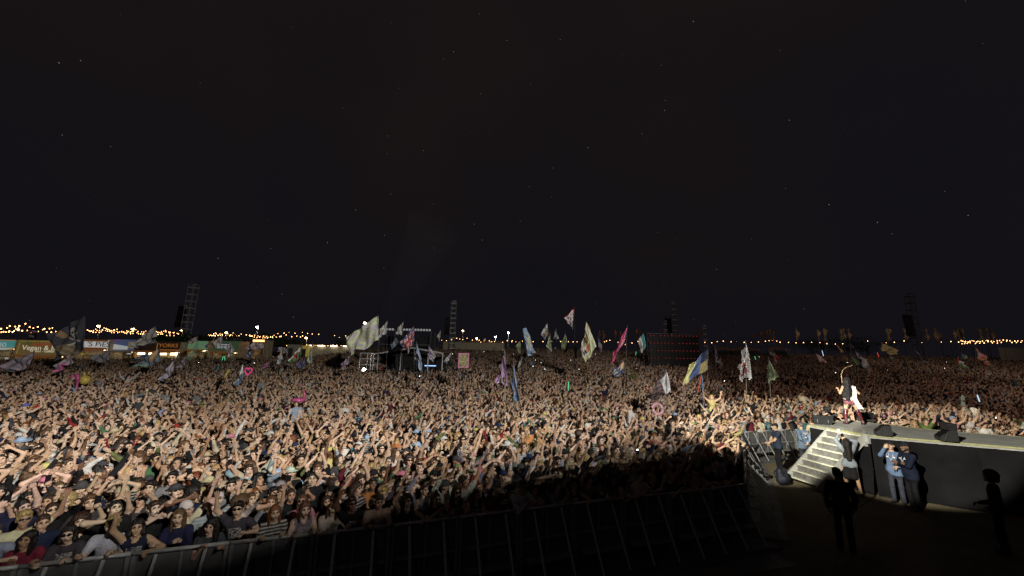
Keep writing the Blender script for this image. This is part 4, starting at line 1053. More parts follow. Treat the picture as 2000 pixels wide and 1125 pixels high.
for i, pn in enumerate(raised + calm + raised[:8]):
    fe = i % 2 == 0; hs = F_H if fe else M_H
    hr = hs[0][rngv.choice(len(hs[0]), p=hs[1] / hs[1].sum())]
    variant('a%03d' % i, pn, fe, ['tee', 'tank', 'long', 'tee'][i % 4], hr, i % 5 == 0 and hr not in ('wide_hat',), 1, .017, mouth=[.2, .8][i % 2]); N1 += 1
for i, pn in enumerate(raised[:9] + calm[:8] + ['down', 'down_b']):
    fe = i % 2 == 1; hs = F_H if fe else M_H
    hr = hs[0][rngv.choice(len(hs[0]), p=hs[1] / hs[1].sum())]
    variant('b%03d' % i, pn, fe, ['tee', 'tank', 'long', 'tee'][i % 4], hr, False, 2, .028, mouth=.8); N2 += 1
NC = len(raised) // 1
# places people keep clear of: sound desk, screens, tower feet  (x0, x1, y0, y1)
CLEAR = []
for (pa, pb, Y0, Y1) in ((712, 874, 39.5, 50), (1262, 1370, 52, 60)):
    xa, xb = at(pa, 720, Y0).x, at(pb, 720, Y0).x; CLEAR.append((xa, xb, Y0 - .8, Y1))
def scatter(y0, y1, step, rng):
    xs = np.arange(-1.55 * y1 - 8, 1.55 * y1 + 8, step); ys = np.arange(y0, y1, step * .86)
    X, Y = np.meshgrid(xs, ys, indexing='ij')
    X = X + (np.arange(len(ys)) % 2)[None, :] * step / 2 + rng.uniform(-.42, .42, X.shape) * step
    Y = Y + rng.uniform(-.42, .42, X.shape) * step
    x, y = X.ravel(), Y.ravel()
    k = (np.abs(x) < 1.5 * y + 9) & (y > np.interp(x, LX, LY) + .2)
    return x[k], y[k]
rngc = np.random.default_rng(33)
xs, ys = [], []
for y0, y1, stp in ((3, 26, .405), (26, 48, .46), (48, 80, .6), (80, 130, .9), (130, 205, 1.35)):
    a, b = scatter(y0, y1, stp, rngc); xs.append(a); ys.append(b)
x, y = np.concatenate(xs), np.concatenate(ys)
k = dist_line(x, y, LINE) > .38
dF = dist_line(x, y, FRONT)
inframe = np.array([(lambda q: q is not None and q[0] > -25 and q[1] < 1165)(project((a, b, 1.5))) if c < IND_D + .4 else False for a, b, c in zip(x, y, dF)])
k &= ~((dF < IND_D) & inframe)
for x0, x1, y0, y1 in CLEAR: k &= ~((x > x0) & (x < x1) & (y > y0) & (y < y1))
# stalls stand along the far left and right edges of the field
k &= ~((y > 60) & (x < -30 - (y - 60) * .2)) & ~((y > 108) & (x > 25))
k &= rngc.random(len(x)) > .05
x, y = x[k], y[k]; n = len(x)
print('crowd', n)
variant_idx = np.where(y < 34, rngc.integers(0, N1, n), N1 + rngc.integers(0, N2, n))
stagex = 6.0
rz = np.arctan2((12 - x) * .85 + rngc.normal(0, 4, n), y + 3) + rngc.normal(0, .36, n)
cols = {k: np.zeros((n, 3)) for k in ('skin_col', 'hair_col', 'top_col', 'bot_col', 'hat_col')}
tk = list(TOPC.values()); hk = list(HAIRC.values()); hat = list(HATC.values())
cols['skin_col'][:] = np.array(SKINS)[rngc.choice(len(SKINS), n, p=SKIN_W / SKIN_W.sum())] * rngc.uniform(.9, 1.08, (n, 1))
cols['hair_col'][:] = np.array(hk)[rngc.choice(len(hk), n, p=HAIR_W / HAIR_W.sum())] * rngc.uniform(.8, 1.2, (n, 1))
dk = cols['skin_col'][:, 0] < .3; cols['hair_col'][dk] = HAIRC['black']
cols['top_col'][:] = np.array(tk)[rngc.choice(len(tk), n, p=TOP_W / TOP_W.sum())] * rngc.uniform(.8, 1.15, (n, 1))
cols['bot_col'][:] = np.array(BOTC)[rngc.integers(0, 5, n)]; cols['hat_col'][:] = np.array(hat)[rngc.choice(len(hat), n, p=HAT_W / HAT_W.sum())]
lift = np.where((rngc.random(n) < .006) & (y > 14), rngc.uniform(.45, .7, n), 0)     # riders on shoulders
me = bpy.data.meshes.new('crowd'); me.vertices.add(n)
me.vertices.foreach_set('co', np.stack([x, y, gz(y, x) + lift], -1).astype(np.float32).ravel())
def add_attr(nm, typ, data, field):
    a = me.attributes.new(nm, typ, 'POINT'); a.data.foreach_set(field, np.asarray(data).ravel())
for k_, v in cols.items(): add_attr(k_, 'FLOAT_VECTOR', v.astype(np.float32), 'vector')
add_attr('variant', 'INT', variant_idx.astype(np.int32), 'value')
add_attr('turn', 'FLOAT_VECTOR', np.stack([rngc.normal(0, .05, n), rngc.normal(0, .05, n), rz], -1).astype(np.float32), 'vector')
scl = np.where(rngc.random(n) < .5, rngc.uniform(.84, .94, n), rngc.uniform(.92, 1.06, n)); mir = np.where(rngc.random(n) < .5, -1., 1.)
add_attr('size', 'FLOAT_VECTOR', np.stack([scl * mir, scl, scl], -1).astype(np.float32), 'vector')
crowd = tag(link_obj('crowd', me), 'dense festival crowd filling the field behind the front rows', 'crowd', None, 'stuff')
ng = bpy.data.node_groups.new('crowd_nodes', 'GeometryNodeTree')
ng.interface.new_socket('Geometry', in_out='INPUT', socket_type='NodeSocketGeometry'); ng.interface.new_socket('Geometry', in_out='OUTPUT', socket_type='NodeSocketGeometry')
gi, go = ng.nodes.new('NodeGroupInput'), ng.nodes.new('NodeGroupOutput')
ci = ng.nodes.new('GeometryNodeCollectionInfo'); ci.inputs[0].default_value = lib; ci.inputs[1].default_value = True; ci.inputs[2].default_value = True
ip = ng.nodes.new('GeometryNodeInstanceOnPoints'); ip.inputs['Pick Instance'].default_value = True
def named(nm, typ):
    a = ng.nodes.new('GeometryNodeInputNamedAttribute'); a.data_type = typ; a.inputs[0].default_value = nm; return a
av, at_, as_ = named('variant', 'INT'), named('turn', 'FLOAT_VECTOR'), named('size', 'FLOAT_VECTOR')
er = ng.nodes.new('FunctionNodeEulerToRotation')
L = ng.links.new
L(gi.outputs[0], ip.inputs['Points']); L(ci.outputs[0], ip.inputs['Instance']); L(av.outputs[0], ip.inputs['Instance Index'])
L(at_.outputs[0], er.inputs[0]); L(er.outputs[0], ip.inputs['Rotation']); L(as_.outputs[0], ip.inputs['Scale']); L(ip.outputs[0], go.inputs[0])
mdf = crowd.modifiers.new('crowd', 'NODES'); mdf.node_group = ng

# ------------------------------------------------------------------ flags
def depth_for(px, py, h=1.85):
    """distance at which a point h metres above the field is seen at this height in the view"""
    best, bd = 20., 1e9
    for Y in np.geomspace(9, 170, 160):
        q = at(px, py, Y); d = abs(q.z - (float(gz(Y, q.x)) + h)) / Y
        if d < bd: best, bd = float(Y), d
    return best
m, nt_, bs = new_mat('flag_cloth')
a_ = nt_.nodes.new('ShaderNodeAttribute'); a_.attribute_type = 'GEOMETRY'; a_.attribute_name = 'dye'
tc = nt_.nodes.new('ShaderNodeTexCoord'); nz_ = nt_.nodes.new('ShaderNodeTexNoise'); nz_.inputs['Scale'].default_value = 5; nz_.inputs['Detail'].default_value = 4
link(nt_, tc, 'Object', nz_, 'Vector')
mr = nt_.nodes.new('ShaderNodeMapRange'); mr.inputs[1].default_value = .3; mr.inputs[2].default_value = .7; mr.inputs[3].default_value = .75; mr.inputs[4].default_value = 1.1; link(nt_, nz_, 0, mr, 0)
vm = nt_.nodes.new('ShaderNodeVectorMath'); vm.operation = 'SCALE'; link(nt_, a_, 'Vector', vm, 0); link(nt_, mr, 0, vm, 'Scale')
link(nt_, vm, 0, bs, 'Base Color'); bs.inputs['Roughness'].default_value = .8; bs.inputs['Specular IOR Level'].default_value = .15
b_ = nt_.nodes.new('ShaderNodeBump'); b_.inputs['Strength'].default_value = .5; b_.inputs['Distance'].default_value = .12; link(nt_, nz_, 0, b_, 'Height'); link(nt_, b_, 0, bs, 'Normal')
M['flag'] = m
M['pole'] = mat('flag_pole', (.16, .15, .14), .5, .2, .1); M['dpole'] = mat('dark_pole', (.05, .05, .055), .5)
WH, BK, GR, RD, BL, YE = (.60, .59, .57), (.02, .02, .022), (.22, .22, .24), (.45, .03, .035), (.035, .06, .22), (.62, .50, .07)
PBL, GN, LG, PU, PK, OR, CR, TE, LI, NV, DG = (.22, .33, .50), (.05, .22, .07), (.33, .42, .19), (.24, .13, .30), (.62, .10, .30), (.62, .24, .05), (.55, .49, .33), (.05, .32, .34), (.36, .31, .42), (.02, .03, .09), (.12, .12, .14)
FONT5 = {'F': ['11111', '1....', '1....', '1111.', '1....', '1....', '1....'], 'E': ['11111', '1....', '1....', '1111.', '1....', '1....', '11111'], 'U': ['1...1'] * 6 + ['.111.'], 'C': ['.1111', '1....', '1....', '1....', '1....', '1....', '.1111'],
         'H': ['1...1', '1...1', '1...1', '11111', '1...1', '1...1', '1...1'], 'A': ['.111.', '1...1', '1...1', '11111', '1...1', '1...1', '1...1'], 'R': ['1111.', '1...1', '1...1', '1111.', '1.1..', '1..1.', '1...1']}
def text_at(txt, s, t):
    """s in 0..1 along the word, t in 0..1 down it"""
    if not (0 <= s < 1 and 0 <= t < 1): return False
    n = len(txt); k = int(s * n); f = (s * n - k) * 6; r = int(t * 7)
    g = FONT5.get(txt[k]); c = int(f)
    return bool(g) and c < 5 and g[r][c] == '1'
def scribble(s, t, rows, seed=0.0):
    """unreadable hand lettering: rows of short strokes"""
    r = t * rows; f = r - int(r)
    return .25 < f < .8 and math.sin(s * 61 + int(r) * 5 + seed) + .6 * math.sin(s * 143 + f * 9 + seed) > .15
def ell(u, v, cu, cv, ru, rv): return ((u - cu) / ru) ** 2 + ((v - cv) / rv) ** 2 < 1
def seg(u, v, a, b, w, asp=1.4):
    ax, ay, bx, by = a[0] * asp, a[1], b[0] * asp, b[1]; px, py = u * asp - ax, v - ay; dx, dy = bx - ax, by - ay
    t = max(0, min(1, (px * dx + py * dy) / (dx * dx + dy * dy))); return math.hypot(px - t * dx, py - t * dy) < w
def d_plain(c): return lambda u, v: c
def d_h(*cs): return lambda u, v: cs[min(len(cs) - 1, int(v * len(cs)))]
def d_v(*cs): return lambda u, v: cs[min(len(cs) - 1, int(u * len(cs)))]
def d_disc(bg, fg, r=.25, fg2=None): return lambda u, v: (fg2 if fg2 and ell(u, v, .5, .5, r * .5, r * .6) else fg) if ell(u, v, .5, .5, r, r * 1.2) else bg
def d_blotch(bg, fg, k=1.0, th=.35): return lambda u, v: fg if math.sin(u * 9 * k + 1.3) * math.sin(v * 8 * k + u * 5 * k) + .3 * math.sin(u * 27 * k + v * 21) > th else bg
def d_text(bg, fg, rows, m=.12): return lambda u, v: fg if m < u < 1 - m and m < v < 1 - m and scribble((u - m) / (1 - 2 * m), (v - m) / (1 - 2 * m), rows) else bg
def d_edge(bg, ed, w=.08, inner=None): return lambda u, v: ed if min(u, v, 1 - u, 1 - v) < w else (inner(u, v) if inner else bg)
def d_pirate(u, v):
    u2 = u
    if ell(u, v, .33, .30, .085, .14): return BK if (ell(u, v, .30, .29, .022, .035) or ell(u, v, .365, .29, .022, .035)) else WH
    if ell(u, v, .33, .42, .05, .06): return WH
    for a, b in (((.16, .42), (.52, .66)), ((.52, .40), (.14, .68))):
        if seg(u, v, a, b, .022): return (.45, .44, .42)
    if v > .62 and math.sin(u * 7 + v * 5) > -.1 and v < .98: return (.22, .15, .07) if math.sin(u * 23 + v * 31) > -.2 else (.30, .24, .14)
    if u > .5 and v < .4 and math.sin(u * 17 + v * 9) > .5: return (.34, .20, .08)
    return (.07, .07, .09)
def d_union(u, v):
    if abs(u - .5) < .06 or abs(v - .5) < .09: return RD
    if abs(u - .5) < .1 or abs(v - .5) < .15: return WH
    for s in (1, -1):
        d = abs((u - .5) - s * (v - .5))
        if d < .035: return RD
        if d < .09: return WH
    return BL
def d_wales(u, v):
    if ell(u, v, .5, .5, .26, .2) or seg(u, v, (.3, .35), (.2, .6), .07) or seg(u, v, (.6, .6), (.78, .45), .06) or seg(u, v, (.45, .3), (.6, .2), .07): return RD
    return WH if v < .55 else GN
def d_green_purple(u, v):
    if ell(u, v, .42, .42, .22, .26): return (.24, .26, .20) if math.sin(u * 60 + 3 * math.sin(v * 25)) > -.2 else (.42, .40, .24)
    if v > .62 and .15 < u < .9: return (.40, .34, .44) if math.sin(u * 21 + v * 17) + math.sin(v * 33 - u * 9) > .1 else (.40, .48, .26)
    return (.44, .50, .30) if math.sin(u * 11 + v * 7) + math.sin(v * 13 - u * 5) > -.5 else (.42, .37, .45)
def d_feuchar(u, v):
    # white band with orange lettering down one side, green and yellow picture on the other
    if v < .46:
        s, t = u, (v - .04) / .38
        if text_at('FEUCHAR', s * 1.02, t): return (.70, .34, .04)
        if .3 < u < .56: return BK
        return WH
    if ell(u, v, .50, .62, .13, .12): return (.60, .16, .06)
    if ell(u, v, .72, .60, .07, .09) or ell(u, v, .86, .56, .06, .08): return BK
    if .6 < u < .95 and v < .72: return (.42, .42, .44)
    return (.46, .52, .28) if u < .75 else (.60, .57, .25)
def d_ukraine(u, v): return YE if u > .72 else (BL if u > .36 or v < .5 else (.36, .28, .05))
UA_B = (.055, .10, .27)
def d_ua(u, v): return (.50, .48, .16) if u > .70 else (UA_B if u > .34 else ((.02, .03, .06) if v < .5 else (.22, .17, .05)))
def d_dragon(u, v): return RD if ell(u, v, .6, .52, .16, .12) or ell(u, v, .62, .72, .2, .1) or seg(u, v, (.5, .4), (.75, .3), .05) else (.62, .63, .58)
def d_heart(u, v): return RD if ell(u, v, .5, .62, .14, .12) else WH
def d_tri(u, v): return RD if min(u, v * .8) < .05 or abs(v - .45) < .035 else (NV if .12 < v < .36 and scribble(u, (v - .12) / .24, 2) or .55 < v < .85 and scribble(u, v, 5, 2) else WH)
def d_checker(u, v): return BL if (int(u * 6) + int(v * 9)) % 2 else WH
def d_pal(u, v): return RD if u < .3 - abs(v - .5) * .4 else (BK if v < .33 else (WH if v < .66 else GN))
def d_celest(u, v): return (CR if not ell(u, v, .55, .62, .09, .12) else YE) if ell(u, v, .5, .58, .30, .32) else PBL
def d_magenta(u, v): return WH if (ell(u, v, .75, .5, .06, .35) and not ell(u, v, .75, .5, .03, .2)) or scribble(u, v, 3, 4) and u < .6 and v > .5 else (.52, .03, .16)
FLAG_Q = []
def flag(label, q, bottom, design, Y=None, res=(26, 20), rip=.10, slant=.5, name='flag', pole=True, dark=False, polew=.014):
    ht, hb, fb, ft = q
    if Y is None: Y = depth_for(*bottom)
    base = at(bottom[0], bottom[1], Y)
    g = float(gz(Y, base.x)) + 1.05
    top = at(ht[0], ht[1] - 2, Y)
    r = empty(name, (base.x, Y, g)); tag(r, label, 'flag')
    o = r.location
    H0, H1 = at(*ht, Y), at(*hb, Y); F1, F0 = at(*fb, Y + slant), at(*ft, Y + slant)
    nu, nv = res; size = max((H0 - H1).length, (F0 - H0).length)
    U, Vv = np.meshgrid(np.linspace(0, 1, nu), np.linspace(0, 1, nv), indexing='ij')
    h0, h1, f0, f1 = (np.array(p - o) for p in (H0, H1, F0, F1))
    P = ((1 - U) * (1 - Vv))[..., None] * h0 + ((1 - U) * Vv)[..., None] * h1 + (U * (1 - Vv))[..., None] * f0 + (U * Vv)[..., None] * f1
    ph = random.random() * 6
    w = np.sin(2 * math.pi * (1.5 * U + .55 * Vv) + ph) + .5 * np.sin(2 * math.pi * (3.1 * U - .9 * Vv) + ph * 2)
    P[..., 1] += rip * size * w * (.25 + .75 * U)
    P[..., 2] += .035 * size * np.sin(2 * math.pi * (1.3 * U) + ph) * np.sin(math.pi * U) * (.4 + Vv) + .02 * size * np.sin(9 * U + ph) * U
    P[..., 0] += .03 * size * np.sin(2 * math.pi * 1.4 * Vv + ph) * U
    V = P.reshape(-1, 3); i, j = np.meshgrid(np.arange(nu - 1), np.arange(nv - 1), indexing='ij'); a = (i * nv + j).ravel()
    me = mesh('cloth', V, np.stack([a, a + nv, a + nv + 1, a + 1], -1), [M['flag']])
    ca = me.attributes.new('dye', 'FLOAT_VECTOR', 'POINT')
    cdat = np.array([[c for c in design(float(u), float(v))] for u, v in zip(U.ravel(), Vv.ravel())], dtype=np.float32) * 1.75
    cdat = np.minimum(cdat, .86)
    lum = cdat @ np.array([.3, .55, .15], np.float32); cdat = cdat * .74 + lum[:, None] * .26
    ca.data.foreach_set('vector', cdat.ravel())
    co = link_obj('cloth', me, r); sm_ = co.modifiers.new('thickness', 'SOLIDIFY'); sm_.thickness = .006
    if pole: MB().tube([(0, 0, 0), base - o if (base - o).length > .3 and (base - o).z > .2 else (top - o) * .3, top - o], polew, 6).build('pole', M['dpole' if dark else 'pole'], r, smooth=True)
    return r
BIG, MID = (84, 64), (48, 36)
FL = [
 ('large black pirate flag with skull and crossbones above the left stalls', ((165, 617), (166, 684), (103, 704), (101, 652)), (163, 730), d_pirate, 34, BIG),
 ('mauve printed flag trailing at the far left over the crowd', ((66, 688), (60, 712), (18, 728), (4, 711)), (66, 735), d_blotch((.22, .19, .25), (.34, .24, .30), 1.3), 30, MID),
 ('grey flag with a hot pink stripe beside the pirate flag', ((138, 692), (142, 708), (107, 727), (105, 718)), (142, 742), lambda u, v: PK if v > .45 and u > .3 else (.30, .29, .31), 28, MID),
 ('plain grey oblong flag below the pies stall', ((214, 687), (214, 703), (186, 708), (181, 694)), (214, 715), d_text((.30, .30, .32), (.22, .22, .25), 3), None, MID),
 ('small dark flag with red lower edge among the left string lights', ((77, 640), (74, 650), (51, 652), (60, 643)), (78, 700), lambda u, v: RD if v > .7 else (WH if v > .5 else BK), 55, (26, 20)),
 ('small black flag with white crossed emblem under the string lights', ((72, 651), (70, 662), (53, 664), (57, 654)), (73, 700), lambda u, v: WH if seg(u, v, (.25, .3), (.75, .7), .07) or seg(u, v, (.75, .3), (.25, .7), .07) or ell(u, v, .5, .4, .12, .2) else BK, 54, (26, 20)),
 ('large pale cream printed flag in front of the bright stalls', ((302, 637), (307, 657), (264, 682), (261, 669)), (306, 708), d_edge(CR, WH, .1, d_blotch((.45, .43, .36), (.30, .28, .30), 1.2, .2)), 42, MID),
 ('small pale flag tucked under the large cream flag', ((304, 662), (306, 669), (290, 672), (288, 667)), (306, 712), d_text((.36, .35, .36), DG, 2), 44, (20, 14)),
 ('blue flag with orange and green shapes below the red stall sign', ((311, 679), (313, 706), (268, 719), (266, 713)), (313, 735), lambda u, v: (.50, .27, .10) if .12 < u < .42 and v < .75 else ((.20, .30, .22) if u > .62 and v > .55 else (.13, .19, .28)), 31, MID),
 ('small blue pennant behind the orange and blue flag', ((288, 690), (290, 696), (262, 706), (258, 703)), (289, 718), d_plain((.10, .17, .30)), None, (20, 14)),
 ('plain lilac flag drooping over the crowd below the stalls', ((340, 701), (338, 724), (316, 746), (314, 738)), (339, 762), d_plain((.31, .28, .37)), 26, MID),
 ('dark plum printed flag beside the lilac flag', ((363, 694), (361, 712), (349, 722), (347, 716)), (363, 738), d_blotch((.16, .13, .18), (.33, .28, .34)), 29, (26, 20)),
 ('pale green flag hanging in front of the green stall', ((384, 671), (381, 688), (369, 705), (366, 700)), (385, 720), d_plain((.24, .36, .21)), 38, MID),
 ('white flag with red border beside the foot of the left tower', ((386, 656), (385, 667), (369, 672), (370, 664)), (387, 700), d_edge(WH, (.45, .12, .14), .12, d_blotch(WH, GR, 2)), 46, (26, 20)),
 ('orange and grey striped flag left of the green truck', ((419, 662), (418, 674), (401, 681), (404, 672)), (420, 702), d_v((.52, .30, .07), (.44, .24, .06), (.16, .15, .20)), 44, (26, 20)),
 ('white flag with small red emblem over the green truck', ((433, 655), (435, 668), (420, 680), (416, 668)), (435, 702), d_disc(WH, (.45, .20, .12), .16), 43, (26, 20)),
 ('white diamond-shaped flag with grey centre right of the green truck', ((450, 668), (457, 684), (448, 698), (441, 684)), (450, 712), d_disc((.48, .50, .53), (.22, .22, .26), .22), 38, (26, 20)),
 ('white flag with red arch print among the middle left flags', ((516, 672), (514, 680), (489, 682), (493, 669)), (517, 712), lambda u, v: (.40, .18, .16) if ell(u, v, .55, .7, .3, .45) and not ell(u, v, .55, .75, .2, .3) else (.42, .40, .46), 42, (26, 20)),
 ('orange tattered flag hanging under the red arch flag', ((507, 682), (506, 690), (494, 700), (492, 693)), (508, 716), d_blotch((.52, .24, .04), (.40, .30, .08)), 41, (20, 16)),
 ('pale pink draped flag left of the red arch flag', ((491, 671), (492, 680), (478, 686), (477, 681)), (491, 712), d_plain((.40, .31, .30)), 43, (20, 14)),
 ('dark blue and grey flag below the pale pink draped flag', ((492, 684), (493, 697), (481, 699), (479, 690)), (493, 714), d_blotch((.10, .12, .20), (.36, .37, .40)), 40, (20, 14)),
 ('tall blue, white and cream flag near the neon heart', ((476, 706), (475, 738), (459, 758), (462, 742)), (476, 770), lambda u, v: CR if .35 < v < .55 else ((.10, .15, .25) if u > .25 or v > .7 else WH), 25, MID),
 ('white and orange flag hanging left of the dragon flag', ((552, 680), (552, 700), (542, 713), (541, 704)), (553, 724), lambda u, v: (.48, .26, .12) if u < .4 and v < .7 else (.36, .42, .46), 35, (26, 20)),
 ('grey lilac flag flying left above the dragon flag', ((557, 679), (562, 690), (540, 687), (545, 678)), (560, 718), d_text((.36, .34, .40), DG, 2), 38, (20, 14)),
 ('white and green flag with red dragon', ((587, 676), (589, 692), (566, 711), (564, 703)), (590, 730), d_wales, 33, MID),
 ('dark blue flag with faint red marks under the dragon flag', ((597, 702), (595, 716), (579, 720), (580, 708)), (598, 738), d_blotch((.06, .08, .17), (.16, .08, .16), 2), 30, (26, 20)),
 ('pale green and white narrow flag right of the dragon flag', ((606, 680), (611, 704), (602, 714), (600, 704)), (607, 735), lambda u, v: (.46, .48, .46) if v > .7 else (.30, .38, .24), 32, (26, 20)),
 ('small magenta pennant low over the middle left crowd', ((526, 705), (524, 711), (514, 720), (513, 716)), (526, 740), d_plain((.38, .10, .34)), 28, (20, 14)),
 ('very large green and purple painted flag left of the sound desk', ((738, 616), (740, 664), (684, 694), (676, 658)), (741, 745), d_green_purple, 31, BIG),
 ('white flag with red heart beside the large green and purple flag', ((757, 627), (754, 651), (740, 660), (741, 645)), (754, 735), d_heart, 36, MID),
 ('crumpled white printed flag above the sound desk roof', ((788, 629), (785, 654), (774, 652), (776, 642)), (785, 725), d_text((.50, .50, .47), GR, 4, .05), 40, MID),
 ('red, white and blue crossed flag above the sound desk', ((808, 637), (810, 662), (798, 691), (781, 668)), (809, 735), d_union, 34, BIG),
 ('slate blue flag left of the red, white and blue flag', ((774, 659), (782, 677), (766, 685), (763, 675)), (776, 728), d_text((.15, .19, .28), (.24, .28, .36), 3), 38, MID),
 ('long pale blue flag hanging in front of the sound desk', ((813, 667), (823, 700), (825, 733), (815, 706)), (814, 752), d_plain((.25, .33, .47)), 27, MID),
 ('slim grey flag just left of the long pale blue flag', ((809, 680), (812, 694), (813, 706), (809, 697)), (810, 740), d_plain((.30, .31, .34)), 29, (20, 14)),
 ('grey and violet flag at the right end of the sound desk', ((837, 676), (852, 692), (846, 707), (834, 698)), (838, 742), d_blotch((.36, .33, .37), (.24, .15, .32)), 33, MID),
 ('blue and red printed flag below the large green and purple flag', ((683, 694), (682, 709), (670, 722), (664, 715)), (684, 740), d_blotch((.20, .21, .28), (.36, .12, .20), 2, .3), 31, MID),
 ('small white flag near the second tower', ((861, 645), (860, 656), (858, 667), (853, 656)), (862, 720), d_plain((.50, .48, .42)), 48, (20, 14)),
 ('grey and white tied flag right of the sound desk', ((882, 687), (879, 699), (873, 711), (866, 705)), (884, 735), d_blotch((.42, .42, .44), (.16, .16, .18), 1.5), 34, (26, 20)),
 ('purple banner with white hand lettering and black badge', ((986, 694), (992, 754), (967, 746), (979, 716)), (987, 775), lambda u, v: (BK if not ell(u, v, .22, .80, .07, .06) else YE) if .1 < u < .38 and .70 < v < .90 else ((.52, .48, .54) if .38 < u < .8 and scribble(v, u, 2, 1) else (.33, .18, .36)), 24, BIG),
 ('slim pale grey flag behind the purple banner', ((985, 681), (988, 697), (988, 709), (981, 708)), (985, 740), d_plain((.36, .34, .34)), 30, (20, 14)),
 ('tall blue flag with pale panel furled in the middle of the crowd', ((1003, 707), (1015, 784), (999, 777), (999, 742)), (1004, 812), lambda u, v: (.40, .42, .46) if .3 < u < .6 and .4 < v < .8 else (.10, .16, .30), 18, MID),
 ('large pale blue flag with cream disc on a slanted pole', ((1021, 642), (1028, 640), (1045, 690), (1033, 697)), (1033, 742), d_celest, 34, BIG),
 ('olive green flag hanging left of the pale blue disc flag', ((1019, 662), (1017, 676), (1016, 692), (1006, 677)), (1020, 730), d_plain((.22, .27, .13)), 36, (26, 20)),
 ('dark green flag low behind the pale blue disc flag', ((1027, 681), (1029, 692), (1026, 702), (1021, 694)), (1028, 735), d_plain((.14, .20, .08)), 36, (20, 14)),
 ('pale grey rag flag low between green flags', ((1020, 697), (1018, 708), (1013, 724), (1011, 716)), (1020, 745), d_plain((.36, .36, .36)), 30, (20, 14)),
 ('white, black and orange flag right of the pale blue disc flag', ((1069, 631), (1071, 652), (1065, 664), (1056, 652)), (1072, 725), lambda u, v: (.46, .26, .08) if v > .55 and u < .5 else (WH if scribble(u, v, 4) or v < .3 else DG), 38, MID),
 ('curved pale green flag right of the white, black and orange flag', ((1074, 651), (1077, 676), (1078, 690), (1067, 677)), (1076, 728), d_plain((.30, .37, .20)), 36, (26, 20)),
 ('small white curled flag between two green flags', ((1086, 640), (1088, 653), (1092, 662), (1082, 661)), (1087, 722), d_blotch((.46, .46, .48), DG, 2), 42, (20, 14)),
 ('olive green leaf-shaped flag left of the striped pennant pole', ((1104, 649), (1110, 680), (1104, 692), (1095, 674)), (1107, 728), d_blotch((.20, .26, .12), (.12, .16, .08), 1.4, .5), 37, MID),
 ('high triangular white pennant with red borders and blue writing', ((1122, 601), (1118, 640), (1117, 641), (1101, 622)), (1123, 735), d_tri, 33, BIG),
 ('tall yellow and green flag with orange capital letters', ((1146, 627), (1165, 676), (1143, 711), (1133, 683)), (1161, 745), d_feuchar, 30, (120, 96)),
 ('slim white and violet flag right of the flag with capital letters', ((1168, 658), (1176, 676), (1175, 688), (1168, 672)), (1178, 728), d_blotch((.46, .42, .48), (.30, .12, .32), 1.5, .2), 36, (26, 20)),
 ('narrow magenta flag with white figures stretched diagonally', ((1225, 637), (1221, 664), (1193, 713), (1201, 690)), (1221, 752), d_magenta, 27, MID),
 ('teal strip flag on the pole of the triangular pennant', ((1122, 668), (1127, 684), (1127, 702), (1122, 696)), (1123, 735), d_blotch((.05, .20, .22), (.36, .38, .40), 2), 34, (20, 14)),
 ('white and teal flag left of the red-lit screen', ((1257, 651), (1262, 676), (1254, 690), (1246, 664)), (1258, 728), lambda u, v: TE if u < .45 else (.44, .43, .42), 38, MID),
 ('dark blue flag with white letters and orange glow print', ((1219, 706), (1217, 728), (1203, 739), (1196, 724)), (1221, 752), lambda u, v: (.50, .30, .12) if u < .3 and v < .6 else (WH if scribble(u, v, 3) and .3 < u else (.05, .07, .15)), 26, MID),
 ('black flag with pale grey side folded over, centre right of the crowd', ((1301, 721), (1311, 762), (1276, 786), (1266, 776)), (1303, 808), lambda u, v: (.36, .36, .38) if u < .34 and v > .12 else ((.05, .04, .05) if math.sin(u * 30 + v * 23) < .8 else (.20, .10, .08)), 19, MID),
 ('blue and yellow flag streaming from a tall pole', ((1383, 680), (1382, 722), (1330, 753), (1351, 712)), (1381, 775), d_ua, 24, BIG),
 ('tall white teardrop flag with red dragon', ((1456, 667), (1470, 739), (1448, 744), (1445, 712)), (1458, 775), d_dragon, 22, BIG),
 ('grey and red flag behind the plain pale green flag', ((1502, 680), (1523, 698), (1513, 712), (1504, 696)), (1502, 745), lambda u, v: RD if v > .65 and u < .5 else (.25, .26, .28), 28, MID),
 ('plain pale green flag left of the performer', ((1501, 700), (1520, 736), (1503, 748), (1497, 724)), (1505, 775), d_plain((.25, .32, .17)), 22, MID),
 ('small blue flag far behind left of the performer', ((1532, 671), (1540, 684), (1542, 695), (1535, 688)), (1533, 712), d_v((.10, .17, .30), (.22, .22, .30)), 45, (20, 14)),
 ('white swallowtail flag with red figure above the performer', ((1592, 690), (1600, 706), (1616, 708), (1607, 698)), (1592, 735), d_blotch((.40, .39, .40), (.40, .10, .08), 1.2, .4), 32, (26, 20)),
 ('blue and white lettered banner right above the performer', ((1661, 672), (1673, 690), (1690, 722), (1676, 692)), (1663, 750), lambda u, v: (.40, .41, .44) if int(u * 11) % 2 else (.05, .08, .17), 26, MID),
 ('grey end flag beside the blue and white lettered banner', ((1678, 696), (1686, 716), (1702, 721), (1692, 702)), (1680, 752), d_blotch((.32, .32, .33), (.12, .12, .14), 1.5), 27, (26, 20)),
 ('green and red flag tucked below the lettered banner', ((1658, 690), (1672, 712), (1685, 720), (1672, 706)), (1660, 752), lambda u, v: RD if v < .4 and u > .5 else GN, 27, (26, 20)),
 ('yellow banner with dark lettering right of the performer', ((1722, 670), (1721, 685), (1749, 694), (1751, 682)), (1723, 735), d_text((.40, .33, .10), (.08, .07, .05), 2, .18), 30, MID),
